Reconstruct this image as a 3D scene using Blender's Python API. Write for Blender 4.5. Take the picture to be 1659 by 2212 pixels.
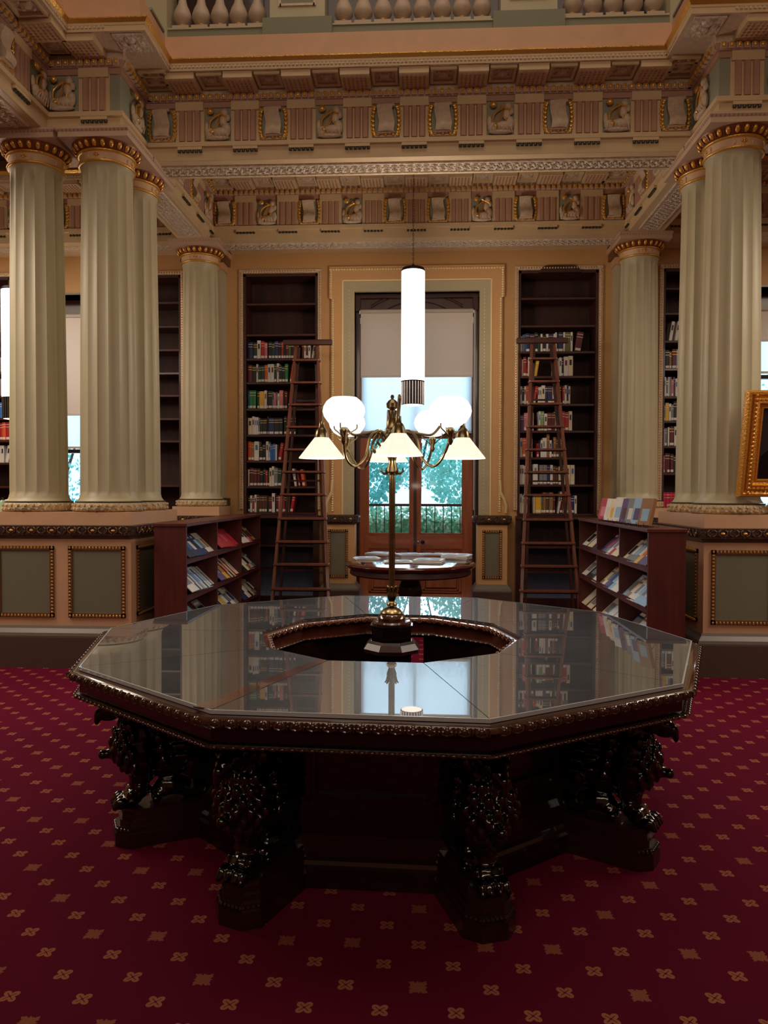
import bpy, bmesh, math, random
from mathutils import Vector, Matrix
PI = math.pi
R = math.radians
random.seed(11)
for o in list(bpy.data.objects): bpy.data.objects.remove(o)
SC = bpy.context.scene
COL = SC.collection

# ------------------------------------------------------------------ camera
FPX, YAW, PITCH, ROLL = 1640.0, R(2.98), R(1.43), 0.0025
cam = bpy.data.cameras.new('camera'); camo = bpy.data.objects.new('camera', cam); COL.objects.link(camo)
_f = Vector((-math.sin(YAW)*math.cos(PITCH), math.cos(YAW)*math.cos(PITCH), -math.sin(PITCH)))
_r = Vector((math.cos(YAW), math.sin(YAW), 0)); _u = _r.cross(_f)
_r2 = math.cos(ROLL)*_r + math.sin(ROLL)*_u; _u2 = -math.sin(ROLL)*_r + math.cos(ROLL)*_u
camo.matrix_world = Matrix(((_r2.x, _u2.x, -_f.x, 0), (_r2.y, _u2.y, -_f.y, 0), (_r2.z, _u2.z, -_f.z, 1.5), (0, 0, 0, 1)))
cam.sensor_fit = 'HORIZONTAL'; cam.sensor_width = 36.0; cam.lens = FPX*36.0/1659.0
cam.clip_start = .05; cam.clip_end = 200
SC.camera = camo
def ray(x, y): return _f + (x-829.5)/FPX*_r2 - (y-1106)/FPX*_u2
def atY(x, y, Y):
    d = ray(x, y); t = Y/d.y; return Vector((d.x*t, Y, 1.5+d.z*t))
def pX(x, Y, y=1000): return atY(x, y, Y).x
def pZ(y, Y, x=905): return atY(x, y, Y).z
# ------------------------------------------------------------------ exposure, world, lights
SC.view_settings.view_transform = 'Standard'; SC.view_settings.look = 'None'
SC.view_settings.exposure = 0.1; SC.view_settings.gamma = 1.0; SC.view_settings.use_curve_mapping = False
W = bpy.data.worlds.new('sky'); SC.world = W; W.use_nodes = True
wn = W.node_tree.nodes; wl = W.node_tree.links
wn['Background'].inputs[0].default_value = (.40, .68, .95, 1); wn['Background'].inputs[1].default_value = 2.4
def area(name, loc, rot, sx, sy, power, col):
    l = bpy.data.lights.new(name, 'AREA'); l.shape = 'RECTANGLE'; l.size = sx; l.size_y = sy; l.energy = power; l.color = col
    o = bpy.data.objects.new(name, l); o.location = loc; o.rotation_euler = rot; COL.objects.link(o); return o
WARM = (1, .80, .62)
area('hall_laylight', (-.1, 4.2, 8.8), (0, 0, 0), 5, 4.0, 95, WARM)
area('hall_rear_lamps', (-.1, -4.0, 5.2), (R(99), 0, 0), 7, 1.6, 138, WARM)
area('left_alcove_lamps', (-5.6, 7.4, 4.6), (0, 0, 0), 2.0, 2.5, 60, WARM)
area('right_alcove_lamps', (5.4, 7.4, 4.6), (0, 0, 0), 2.0, 2.5, 60, WARM)
area('left_hall_lamps', (-4.9, 4.9, 3.9), (0, R(-12), 0), 1.2, 2.4, 88, (1, .84, .70))
area('right_hall_lamps', (4.7, 4.9, 3.9), (0, R(12), 0), 1.2, 2.4, 88, (1, .84, .70))
_s = bpy.data.lights.new('overcast_sky_sun', 'SUN'); _s.energy = 8.5; _s.angle = R(70); _s.color = (.62, .84, 1.0)
_so = bpy.data.objects.new('overcast_sky_sun', _s); _so.rotation_euler = (R(-58), 0, 0); COL.objects.link(_so)

# ------------------------------------------------------------------ materials
MATS = {}
def srgb(c):
    return tuple(((v/255)/12.92 if v/255 <= .04045 else (((v/255)+.055)/1.055)**2.4) for v in c)
def mat(name, col, rough=.5, metal=0, spec=.5, bump=0, bscale=40, var=0, vscale=6, emis=None, estr=0, stretch=None, coat=0, ior=None, trans=0, voro=False, alpha=None):
    if name in MATS: return MATS[name]
    m = bpy.data.materials.new(name); m.use_nodes = True; MATS[name] = m
    n = m.node_tree.nodes; l = m.node_tree.links; b = n['Principled BSDF']
    c = srgb(col) + (1,)
    b.inputs['Base Color'].default_value = c; b.inputs['Roughness'].default_value = rough
    b.inputs['Metallic'].default_value = metal; b.inputs['Specular IOR Level'].default_value = spec
    if coat: b.inputs['Coat Weight'].default_value = coat; b.inputs['Coat Roughness'].default_value = .06
    if ior: b.inputs['IOR'].default_value = ior
    if trans: b.inputs['Transmission Weight'].default_value = trans
    tc = n.new('ShaderNodeTexCoord'); mp = n.new('ShaderNodeMapping'); l.new(tc.outputs['Object'], mp.inputs[0])
    if stretch: mp.inputs['Scale'].default_value = stretch
    if var:
        t = n.new('ShaderNodeTexNoise'); t.inputs['Scale'].default_value = vscale; t.inputs['Detail'].default_value = 6
        l.new(mp.outputs[0], t.inputs[0])
        r = n.new('ShaderNodeValToRGB'); r.color_ramp.elements[0].position = .3; r.color_ramp.elements[1].position = .72
        r.color_ramp.elements[0].color = tuple(v*(1-var) for v in c[:3]) + (1,)
        r.color_ramp.elements[1].color = tuple(min(1, v*(1+var)) for v in c[:3]) + (1,)
        l.new(t.outputs[0], r.inputs[0]); l.new(r.outputs[0], b.inputs['Base Color'])
    if bump:
        t = n.new('ShaderNodeTexVoronoi' if voro else 'ShaderNodeTexNoise'); t.inputs['Scale'].default_value = bscale
        l.new(mp.outputs[0], t.inputs[0]); bp = n.new('ShaderNodeBump'); bp.inputs['Strength'].default_value = bump
        bp.inputs['Distance'].default_value = .01; l.new(t.outputs[0], bp.inputs['Height']); l.new(bp.outputs[0], b.inputs['Normal'])
    if emis: b.inputs['Emission Color'].default_value = srgb(emis) + (1,); b.inputs['Emission Strength'].default_value = estr
    return m
sage = mat('sage_paint', (184, 174, 142), .45, var=.05, vscale=3)
cream = mat('cream_paint', (212, 186, 146), .5, var=.05)
pink = mat('salmon_paint', (206, 162, 126), .5, var=.05)
rose = mat('rose_paint', (180, 140, 118), .5)
ochre = mat('ochre_wall_paint', (196, 152, 98), .55, var=.06, vscale=2)
apricot = mat('apricot_paint', (212, 164, 108), .5)
plaster = mat('ornament_plaster', (205, 182, 156), .5, bump=.5, bscale=60, var=.12, vscale=25)
lace = mat('carved_white_plaster', (214, 198, 176), .45, bump=1.0, bscale=34, var=.25, vscale=30, voro=True)
duckegg = mat('duck_egg_ground', (150, 152, 132), .55)
bluegrey = mat('blue_grey_paint', (150, 146, 140), .6, var=.06)
gold = mat('gilding', (226, 176, 88), .3, metal=.6, bump=.3, bscale=90)
bronze = mat('bronzed_gilding', (120, 84, 58), .4, metal=.4, bump=.3, bscale=80)
torusm = mat('oak_leaf_torus', (190, 165, 125), .45, bump=1.0, bscale=34, var=.2, vscale=40, voro=True)
darkgreen = mat('dark_green_line', (52, 54, 44), .4)
greenpanel = mat('grey_green_panel', (116, 112, 92), .6, bump=.15, bscale=300)
carved = mat('dark_carved_band', (62, 45, 36), .4, bump=1.0, bscale=40, var=.3, vscale=30)
silver = mat('pewter_moulding', (112, 102, 92), .42)
brownbase = mat('brown_plinth_paint', (82, 58, 50), .6)
def wood(name, col, rough=.35, coat=.4, axis=2, var=.28):
    s = [7, 7, 7]; s[axis] = .7
    return mat(name, col, rough, var=var, vscale=3, stretch=tuple(s), coat=coat, bump=.05, bscale=20)
mahog = wood('mahogany', (64, 25, 19), .5, .1); mahogx = wood('mahogany_rail', (66, 27, 20), .45, .15, axis=0)
darkmahog = wood('dark_mahogany', (52, 22, 18)); rackw = wood('rack_red_brown', (88, 34, 28), .45, .15)
backing = wood('bookcase_backing', (54, 21, 12), .7, 0, var=.5)
doorw = wood('door_wood', (168, 86, 46), .35, .3); doorwx = wood('door_wood_rail', (172, 90, 48), .35, .3, axis=0)
darkjamb = wood('dark_jamb', (58, 26, 20), .3, .4)
ebony = wood('black_polished_wood', (13, 6, 6), .22, .5, axis=0, var=.2)
ebcarve = mat('carved_black_wood', (8, 5, 5), .12, coat=.8, bump=.2, bscale=26, var=.2)
ladderw = wood('ladder_wood', (112, 60, 40), .45, .2)
brass = mat('antique_brass', (146, 126, 90), .28, metal=1, var=.25, vscale=30)
ironm = mat('dark_metal', (40, 38, 42), .35, metal=.7)
chrome = mat('bright_metal', (190, 190, 195), .25, metal=1)
marble = mat('brown_marble', (70, 38, 30), .12, var=.4, vscale=12, coat=.6)
paper = mat('newsprint', (238, 242, 246), .7, var=.1, vscale=12)
whitecard = mat('white_label', (225, 222, 214), .6)
blindm = mat('beige_blind_fabric', (196, 184, 172), .8, bump=.1, bscale=400)
glow = mat('lamp_opal_glass', (96, 96, 94), .25, emis=(255, 253, 246), estr=1.0)
glowcone = mat('lamp_cone_opal_glass', (150, 144, 132), .25, emis=(255, 240, 216), estr=.95)
tube = mat('pendant_opal_tube', (255, 252, 246), .4, emis=(255, 240, 222), estr=5.0)
tubeend = mat('pendant_lower_diffuser', (255, 250, 240), .4, emis=(255, 240, 222), estr=2.2)

def blend_trans(name, col, t=.5):
    m = bpy.data.materials.new(name); m.use_nodes = True; n = m.node_tree.nodes; l = m.node_tree.links
    n.remove(n['Principled BSDF']); o = n['Material Output']
    d = n.new('ShaderNodeBsdfDiffuse'); tr = n.new('ShaderNodeBsdfTranslucent'); mx = n.new('ShaderNodeMixShader')
    d.inputs[0].default_value = tr.inputs[0].default_value = srgb(col) + (1,); mx.inputs[0].default_value = t
    l.new(d.outputs[0], mx.inputs[1]); l.new(tr.outputs[0], mx.inputs[2]); l.new(mx.outputs[0], o.inputs[0]); return m
screen = blend_trans('translucent_screen_fabric', (238, 240, 242), .9)
def _add_open(m, f):
    n = m.node_tree.nodes; l = m.node_tree.links; o = n['Material Output']; src = o.inputs[0].links[0].from_socket
    t = n.new('ShaderNodeBsdfTransparent'); x = n.new('ShaderNodeMixShader'); x.inputs[0].default_value = f
    l.new(src, x.inputs[1]); l.new(t.outputs[0], x.inputs[2]); l.new(x.outputs[0], o.inputs[0])
_add_open(screen, .22)
opaqueblind = blend_trans('beige_roller_fabric', (232, 222, 212), .16)
def glass_mat(name):
    m = bpy.data.materials.new(name); m.use_nodes = True; n = m.node_tree.nodes; l = m.node_tree.links
    n.remove(n['Principled BSDF']); o = n['Material Output']
    g = n.new('ShaderNodeBsdfGlossy'); g.inputs['Roughness'].default_value = .02; t = n.new('ShaderNodeBsdfTransparent')
    fr = n.new('ShaderNodeFresnel'); fr.inputs[0].default_value = 1.5; mx = n.new('ShaderNodeMixShader')
    l.new(fr.outputs[0], mx.inputs[0]); l.new(t.outputs[0], mx.inputs[1]); l.new(g.outputs[0], mx.inputs[2]); l.new(mx.outputs[0], o.inputs[0]); return m
pane_glass = glass_mat('window_glass')
# node expression helper
class NX:
    def __init__(s, m): s.n = m.node_tree.nodes; s.l = m.node_tree.links
    def m(s, op, a, b=None, c=None):
        q = s.n.new('ShaderNodeMath'); q.operation = op
        for i, v in enumerate((a, b, c)):
            if v is None: continue
            if isinstance(v, (int, float)): q.inputs[i].default_value = v
            else: s.l.new(v, q.inputs[i])
        return q.outputs[0]
def carpet_mat():
    m = bpy.data.materials.new('burgundy_carpet'); m.use_nodes = True
    x = NX(m); n, l = x.n, x.l; b = n['Principled BSDF']
    g = n.new('ShaderNodeNewGeometry'); sp = n.new('ShaderNodeSeparateXYZ'); l.new(g.outputs['Position'], sp.inputs[0])
    u = x.m('DIVIDE', x.m('ADD', sp.outputs[0], .011), .1103); v = x.m('DIVIDE', x.m('SUBTRACT', sp.outputs[1], 2.271), .1086)
    p = x.m('MULTIPLY', x.m('ADD', u, v), .5); q = x.m('MULTIPLY', x.m('SUBTRACT', u, v), .5)
    P = x.m('ROUND', p); Q = x.m('ROUND', q); dp = x.m('SUBTRACT', p, P); dq = x.m('SUBTRACT', q, Q)
    du = x.m('MULTIPLY', x.m('ADD', dp, dq), .1103); dv = x.m('MULTIPLY', x.m('SUBTRACT', dp, dq), .1086)
    i = x.m('ADD', P, Q); j = x.m('SUBTRACT', P, Q)
    j4 = x.m('FLOORED_MODULO', j, 4); i6 = x.m('FLOORED_MODULO', i, 6)
    i0 = x.m('COMPARE', i6, 0, .3)
    A = x.m('MULTIPLY', x.m('COMPARE', j4, 0, .3), i0)
    B = x.m('MULTIPLY', x.m('COMPARE', j4, 2, .3), x.m('SUBTRACT', 1, i0))
    big = x.m('ADD', A, B)
    th = x.m('ARCTAN2', dv, du); r = x.m('SQRT', x.m('ADD', x.m('MULTIPLY', du, du), x.m('MULTIPLY', dv, dv)))
    s2 = x.m('ABSOLUTE', x.m('SINE', x.m('MULTIPLY', th, 2)))
    rs = x.m('ADD', .0135, x.m('MULTIPLY', s2, .0165))                       # small flower radius
    spk = x.m('MULTIPLY', x.m('SINE', x.m('MULTIPLY', th, 16)), .0025)
    c4 = x.m('POWER', x.m('ABSOLUTE', x.m('COSINE', x.m('MULTIPLY', th, 2))), 6)
    rb = x.m('ADD', x.m('ADD', x.m('ADD', .0165, x.m('MULTIPLY', x.m('POWER', s2, 3), .020)), x.m('MULTIPLY', c4, .011)), spk)
    small_in = x.m('LESS_THAN', r, rs); big_in = x.m('LESS_THAN', r, rb)
    # dark veins
    vein = x.m('MULTIPLY', x.m('LESS_THAN', x.m('ABSOLUTE', x.m('SUBTRACT', x.m('ABSOLUTE', du), x.m('ABSOLUTE', dv))), .0018), x.m('LESS_THAN', r, .02))
    core = x.m('LESS_THAN', r, .004)
    sm = x.m('MULTIPLY', small_in, x.m('SUBTRACT', 1, x.m('MAXIMUM', vein, core)))
    nz = n.new('ShaderNodeTexNoise'); nz.inputs['Scale'].default_value = 260; l.new(g.outputs['Position'], nz.inputs[0])
    bg = x.m('MULTIPLY', big_in, x.m('ADD', .45, x.m('MULTIPLY', nz.outputs[0], .5)))
    fac = x.m('ADD', x.m('MULTIPLY', big, bg), x.m('MULTIPLY', x.m('SUBTRACT', 1, big), sm))
    nz2 = n.new('ShaderNodeTexNoise'); nz2.inputs['Scale'].default_value = 600; l.new(g.outputs['Position'], nz2.inputs[0])
    nz3 = n.new('ShaderNodeTexNoise'); nz3.inputs['Scale'].default_value = 1.3; l.new(g.outputs['Position'], nz3.inputs[0])
    base = n.new('ShaderNodeMix'); base.data_type = 'RGBA'; l.new(nz3.outputs[0], base.inputs[0])
    base.inputs[6].default_value = srgb((74, 6, 34)) + (1,); base.inputs[7].default_value = srgb((84, 7, 32)) + (1,)
    mix = n.new('ShaderNodeMix'); mix.data_type = 'RGBA'; l.new(fac, mix.inputs[0]); l.new(base.outputs[2], mix.inputs[6])
    mix.inputs[7].default_value = srgb((150, 98, 68)) + (1,)
    l.new(mix.outputs[2], b.inputs['Base Color']); b.inputs['Roughness'].default_value = .95; b.inputs['Specular IOR Level'].default_value = .1
    b.inputs['Sheen Weight'].default_value = .6; b.inputs['Sheen Roughness'].default_value = .4; b.inputs['Sheen Tint'].default_value = srgb((190, 30, 80)) + (1,)
    bp = n.new('ShaderNodeBump'); bp.inputs['Strength'].default_value = .5; bp.inputs['Distance'].default_value = .004
    l.new(nz2.outputs[0], bp.inputs['Height']); l.new(bp.outputs[0], b.inputs['Normal'])
    return m
carpet = carpet_mat()

# ------------------------------------------------------------------ mesh builder
class MB:
    def __init__(s): s.v = []; s.f = []; s.mi = []; s.M = Matrix()
    def add(s, vs, fs, mi=0, M=None):
        b = len(s.v); T = s.M @ M if M is not None else s.M
        s.v += [T @ Vector(p) for p in vs]; s.f += [tuple(b+i for i in q) for q in fs]; s.mi += [mi]*len(fs)
    def box(s, x0, x1, y0, y1, z0, z1, mi=0, M=None):
        if x0 > x1: x0, x1 = x1, x0
        if y0 > y1: y0, y1 = y1, y0
        if z0 > z1: z0, z1 = z1, z0
        s.add([(x0,y0,z0),(x1,y0,z0),(x1,y1,z0),(x0,y1,z0),(x0,y0,z1),(x1,y0,z1),(x1,y1,z1),(x0,y1,z1)],
              [(3,2,1,0),(4,5,6,7),(0,1,5,4),(1,2,6,5),(2,3,7,6),(3,0,4,7)], mi, M)
    def cbox(s, x0, x1, y0, y1, z0, z1, c=.004, mi=0, M=None):   # chamfered box
        if x0 > x1: x0, x1 = x1, x0
        if y0 > y1: y0, y1 = y1, y0
        if z0 > z1: z0, z1 = z1, z0
        c = min(c, (x1-x0)/3, (y1-y0)/3, (z1-z0)/3)
        bm = bmesh.new(); bmesh.ops.create_cube(bm, size=1)
        for v in bm.verts: v.co = Vector(((x0+x1)/2+v.co.x*(x1-x0), (y0+y1)/2+v.co.y*(y1-y0), (z0+z1)/2+v.co.z*(z1-z0)))
        bmesh.ops.bevel(bm, geom=bm.edges[:], offset=c, segments=1, affect='EDGES'); s.frombm(bm, mi, M)
    def frombm(s, bm, mi=0, M=None):
        bm.verts.index_update(); s.add([v.co.copy() for v in bm.verts], [tuple(v.index for v in f.verts) for f in bm.faces], mi, M); bm.free()
    def prism(s, poly, z0, z1, mi=0, M=None):
        n = len(poly); vs = [(x, y, z0) for x, y in poly] + [(x, y, z1) for x, y in poly]
        s.add(vs, [tuple(range(n-1, -1, -1)), tuple(range(n, 2*n))] + [(i, (i+1) % n, n+(i+1) % n, n+i) for i in range(n)], mi, M)
    def loft(s, rings, mi=0, cap=True, closed=True, M=None):   # rings: list of equal length point lists
        n = len(rings[0]); vs = [p for r in rings for p in r]; fs = []
        for k in range(len(rings)-1):
            for i in range(n if closed else n-1):
                j = (i+1) % n; fs.append((k*n+i, k*n+j, (k+1)*n+j, (k+1)*n+i))
        if cap and closed: fs += [tuple(range(n-1, -1, -1)), tuple((len(rings)-1)*n+i for i in range(n))]
        s.add(vs, fs, mi, M)
    def lathe(s, prof, c=(0, 0, 0), seg=32, mi=0, a0=0, a1=2*PI, M=None, cap=True, rot=0):
        rings = []
        for r, z in prof: rings.append([(c[0]+max(r, 1e-4)*math.cos(rot+2*PI*i/seg), c[1]+max(r, 1e-4)*math.sin(rot+2*PI*i/seg), c[2]+z) for i in range(seg)])
        s.loft(rings, mi, cap, True, M)
    def tube(s, pts, r, seg=8, mi=0, M=None, cap=True):
        pts = [Vector(p) for p in pts]; n = len(pts); rr = r if isinstance(r, (list, tuple)) else [r]*n
        up = None; rings = []
        for i, p in enumerate(pts):
            t = (pts[min(i+1, n-1)] - pts[max(i-1, 0)]).normalized()
            if up is None: up = Vector((0, 0, 1)) if abs(t.z) < .9 else Vector((1, 0, 0))
            a = t.cross(up); 
            if a.length < 1e-5: a = t.cross(Vector((0, 1, .1)))
            a.normalize(); b = a.cross(t).normalized(); up = b
            rings.append([p + rr[i]*(math.cos(2*PI*k/seg)*a + math.sin(2*PI*k/seg)*b) for k in range(seg)])
        s.loft(rings, mi, cap, True, M)
    def bar(s, a, b, w, d, mi=0, up=(0, 0, 1)):   # rectangular bar between points
        a, b = Vector(a), Vector(b); t = (b-a).normalized(); x = t.cross(Vector(up))
        if x.length < 1e-4: x = Vector((1, 0, 0))
        x.normalize(); y = x.cross(t).normalized()
        rings = [[p + x*sx*w/2 + y*sy*d/2 for sx, sy in ((-1,-1),(1,-1),(1,1),(-1,1))] for p in (a, b)]
        s.loft(rings, mi)
    def ell(s, c, r, mi=0, seg=10, rings=6, M=None):
        if not isinstance(r, (list, tuple)): r = (r, r, r)
        vs = []; fs = []
        for k in range(rings+1):
            ph = PI*k/rings
            for i in range(seg): vs.append((c[0]+r[0]*math.sin(ph)*math.cos(2*PI*i/seg), c[1]+r[1]*math.sin(ph)*math.sin(2*PI*i/seg), c[2]-r[2]*math.cos(ph)))
        for k in range(rings):
            for i in range(seg): j = (i+1) % seg; fs.append((k*seg+i, k*seg+j, (k+1)*seg+j, (k+1)*seg+i))
        s.add(vs, fs, mi, M)
    def sweep(s, path, prof, mi=0, closed=False, side=1, mis=None):
        """prof: list of (offset, z) swept along plan path (x,y); offset is to the right of travel * side. mis: material per segment"""
        n = len(path); P = [Vector((p[0], p[1])) for p in path]; offs = []
        for i in range(n):
            def nrm(a, b): t = (P[b]-P[a]).normalized(); return Vector((t.y, -t.x))*side
            if closed: n1, n2 = nrm((i-1) % n, i), nrm(i, (i+1) % n)
            else:
                n1 = nrm(i-1, i) if i > 0 else nrm(i, i+1); n2 = nrm(i, i+1) if i < n-1 else n1
            m = (n1+n2); m = m/max(m.dot(n1), .2) if m.length > 1e-6 else n1
            offs.append(m)
        k = len(prof); vs = []
        for i in range(n):
            for o, z in prof: q = P[i]+offs[i]*o; vs.append((q.x, q.y, z))
        for a in range(n if closed else n-1):
            b = (a+1) % n
            for j in range(k-1):
                s.add([], [], 0)
                s.f.append(tuple(len(s.v)+t for t in (a*k+j, b*k+j, b*k+j+1, a*k+j+1))); s.mi.append(mis[j] if mis else mi)
        s.v += [s.M @ Vector(v) for v in vs]
    def build(s, name, mats, parent=None, smooth=False, me_only=False):
        me = bpy.data.meshes.new(name); me.from_pydata([tuple(v) for v in s.v], [], s.f)
        if not isinstance(mats, (list, tuple)): mats = [mats]
        for m in mats: me.materials.append(m)
        for p, i in zip(me.polygons, s.mi): p.material_index = min(i, len(mats)-1)
        bm = bmesh.new(); bm.from_mesh(me); bmesh.ops.recalc_face_normals(bm, faces=bm.faces[:]); bm.to_mesh(me); bm.free()
        if smooth:
            me.polygons.foreach_set('use_smooth', [True]*len(me.polygons))
            try: me.set_sharp_from_angle(angle=R(smooth if smooth is not True else 40))
            except Exception: pass
        me.update()
        return me if me_only else link(name, me, parent)
def link(name, me, parent=None):
    o = bpy.data.objects.new(name, me); COL.objects.link(o)
    if parent is not None: o.parent = parent
    return o
def tag(o, label=None, cat=None, group=None, kind=None):
    if label: o['label'] = label
    if cat: o['category'] = cat
    if group: o['group'] = group
    if kind: o['kind'] = kind
    return o
def thing(name, label, cat, loc=(0, 0, 0), rz=0, group=None):
    o = bpy.data.objects.new(name, None); o.empty_display_size = .1; COL.objects.link(o); o.location = loc; o.rotation_euler = (0, 0, rz)
    return tag(o, label, cat, group)
def dup(root, loc=None, rz=None, label=None, group=None):
    r = root.copy(); COL.objects.link(r)
    if loc is not None: r.location = loc
    if rz is not None: r.rotation_euler = (0, 0, rz)
    if label: r['label'] = label
    if group: r['group'] = group
    for ch in list(root.children):
        c = ch.copy(); COL.objects.link(c); c.parent = r
        for g in ch.children: d = g.copy(); COL.objects.link(d); d.parent = c
    return r
def struct(name, mb, mats, parent=None, smooth=False):
    o = mb.build(name, mats, parent, smooth)
    if parent is None: o['kind'] = 'structure'
    return o
ORD = ['first', 'second', 'third', 'fourth', 'fifth', 'sixth', 'seventh', 'eighth', 'ninth', 'tenth', 'eleventh', 'twelfth', 'thirteenth', 'fourteenth', 'fifteenth', 'sixteenth', 'seventeenth', 'eighteenth', 'nineteenth', 'twentieth', 'twenty-first', 'twenty-second', 'twenty-third', 'twenty-fourth', 'twenty-fifth', 'twenty-sixth', 'twenty-seventh', 'twenty-eighth']

# ------------------------------------------------------------------ setting: key dimensions
XL, XR = -2.60, 2.405          # inner faces of the alcove beams
YF, YE, YW, YD = 6.44, 7.04, 9.80, 9.25
T = .40
ZS, ZT = 4.585, 4.745          # soffit, taenia top
CXA = (XL+XR)/2
m = MB(); m.box(-9, 9, -6, 9.9, -.05, 0); struct('floor', m, carpet)
m = MB(); m.box(-9, 9, -6, 10.4, 9.5, 9.6); struct('ceiling', m, cream)
m = MB(); m.box(-9.1, -9, -6, 10.4, 0, 9.5); struct('wall_left', m, ochre)
m = MB(); m.box(9, 9.1, -6, 10.4, 0, 9.5); struct('wall_right', m, ochre)
m = MB(); m.box(-9, 9, -6.1, -6, 0, 9.5); struct('wall_rear', m, pink)

# back wall, with openings for window bays and bookcases
BC = {}   # bookcase openings (x0,x1,z0,z1)
zc_top = pZ(592, YW, 530)
BL = (pX(526, YW), pX(687, YW)); BR = (pX(1117, YW), pX(1290, YW))
DO = (pX(766, YW), pX(1035, YW), pZ(629, YW))       # door opening
SL = (-4.15, pX(393, YW, 1000)); SR = (pX(1428, YW), 3.95)   # side bookcases
SL2 = (-6.3, pX(27, YW)); SR2 = (6.0, 6.6)
WL = (-5.3, pX(186, YW)); WR = (pX(1634, YW), 5.25)
def wall_back():
    m = MB(); y0, y1 = YW, YW+.5
    ops = sorted([(BL[0], BL[1], 0, zc_top), (BR[0], BR[1], 0, zc_top), (DO[0], DO[1], 0, DO[2]),
                  (SL[0], SL[1], 0, zc_top), (SR[0], SR[1], 0, zc_top), (SL2[0], SL2[1], 0, zc_top),
                  (WL[0], WL[1], .95, DO[2]), (WR[0], WR[1], .95, DO[2])])
    x = -9
    for a, b, z0, z1 in ops:
        m.box(x, a, y0, y1, 0, 5.65)
        if z0 > 0: m.box(a, b, y0, y1, 0, z0)
        m.box(a, b, y0, y1, z1, 5.65); x = b
    m.box(x, 9, y0, y1, 0, 5.65)
    return m
struct('wall_back', wall_back(), ochre)
# dark upper gallery wall behind the balusters
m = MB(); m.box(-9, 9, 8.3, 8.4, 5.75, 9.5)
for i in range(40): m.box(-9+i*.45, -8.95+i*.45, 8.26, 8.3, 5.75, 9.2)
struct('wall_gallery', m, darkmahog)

# ------------------------------------------------------------------ entablatures
FRZ = [(0, ZS), (0, 4.70), (.033, 4.705), (.033, ZT), (0, ZT+.003), (0, 5.06), (.015, 5.062), (.015, 5.11), (.03, 5.112), (.045, 5.165), (.05, 5.22), (.345, 5.22)]
FRM = [0, 0, 0, 0, 2, 1, 1, 1, 1, 3, 3]
COR = [(.345, 5.22), (.345, 5.262), (.35, 5.268), (.35, 5.285), (.372, 5.31), (.375, 5.318)]
EMATS = [cream, rose, duckegg, plaster, pink, gold, darkgreen]
path_hall = [(XL-T*2-.24+.0, -5.9), (XL-.64, YF), (XL, YF), (XL, YE), (XR, YE), (XR, YF), (XR+.64, YF), (XR+.64, -5.9)]
path_hall[0] = (XL-.64, -5.9)
def core(m, mi=0):
    e = .004
    m.box(XL-T+e, XR+T-e, YE+e, YE+T-e, ZS, 5.6, mi)                    # front beam of the alcove
    for a, b in ((XL-T, XL), (XR, XR+T)): m.box(a+e, b-e, YF+e, YW, ZS, 5.6, mi)
    m.box(XL-.64-T+e, XL-T+e, YF+e, YF+T, ZS, 5.6, mi); m.box(XR+T-e, XR+.64+T-e, YF+e, YF+T, ZS, 5.6, mi)
    m.box(XL-.64-T, XL-.64-e, -5.9, YF+e, ZS, 5.6, mi); m.box(XR+.64+e, XR+.64+T, -5.9, YF+e, ZS, 5.6, mi)
m = MB(); core(m); struct('trim_1', m, cream)
# mouldings of the hall side
m = MB(); m.sweep(path_hall, FRZ, mis=FRM); m.sweep(path_hall, COR, mis=[0, 0, 0, 5, 5])
m.sweep(path_hall, [(.375, 5.318), (.29, 5.325), (.285, 5.555), (.0, 5.555)], mi=4)
trim2 = struct('trim_2', m, EMATS)
path_al = [(XL, YE+T), (XL, YD), (XR, YD), (XR, YE+T)]
m = MB(); m.box(-9, 9, YD+.004, YW, ZS+.001, 5.6, 0); m.sweep(path_al, FRZ, mis=FRM); m.sweep(path_al, COR, mis=[0, 0, 0, 5, 5])
trim3 = struct('trim_3', m, EMATS)
path_sl = [(-8.9, YD), (XL-T, YD), (XL-T, YE)]; path_sr = [(XR+T, YE), (XR+T, YD), (8.9, YD)]
m = MB(); m.sweep(path_sl, FRZ, mis=FRM); m.sweep(path_sl, COR, mis=[0, 0, 0, 5, 5]); trim4 = struct('trim_4', m, EMATS)
m = MB(); m.sweep(path_sr, FRZ, mis=FRM); m.sweep(path_sr, COR, mis=[0, 0, 0, 5, 5]); trim5 = struct('trim_5', m, EMATS)

# ornaments along a run: local frame x along, y outward from face (negative = out)
def frame(ox, oy, rz): return Matrix.Translation((ox, oy, 0)) @ Matrix.Rotation(rz, 4, 'Z')
def triglyph(m, M, x):
    m.box(x-.135, x+.135, -.012, .001, ZT+.003, 5.062, 0, M)
    for k in (-1, 0, 1):
        c = x+k*.072
        m.loft([[(c-.030, -.012, z), (c-.018, -.03, z), (c+.018, -.03, z), (c+.030, -.012, z)] for z in (ZT+.01, 5.03)], 1, True, True, M)
    m.box(x-.13, x+.13, -.034, 0, 5.03, 5.108, 0, M)
    m.box(x-.115, x+.115, -.030, 0, 4.676, 4.704, 0, M)          # regula
    for k in range(6): m.lathe([(.012, 0), (.016, -.02)], (x-.1+k*.04, -.018, 4.676), 8, 2, M=M)
def mutule(m, M, x):
    m.box(x-.13, x+.13, -.325, -.06, 5.165, 5.219, 0, M)
    for i in range(6):
        for j in range(6): m.box(x-.108+i*.038, x-.092+i*.038, -.30+j*.04, -.285+j*.04, 5.157, 5.165, 1, M)
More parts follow.
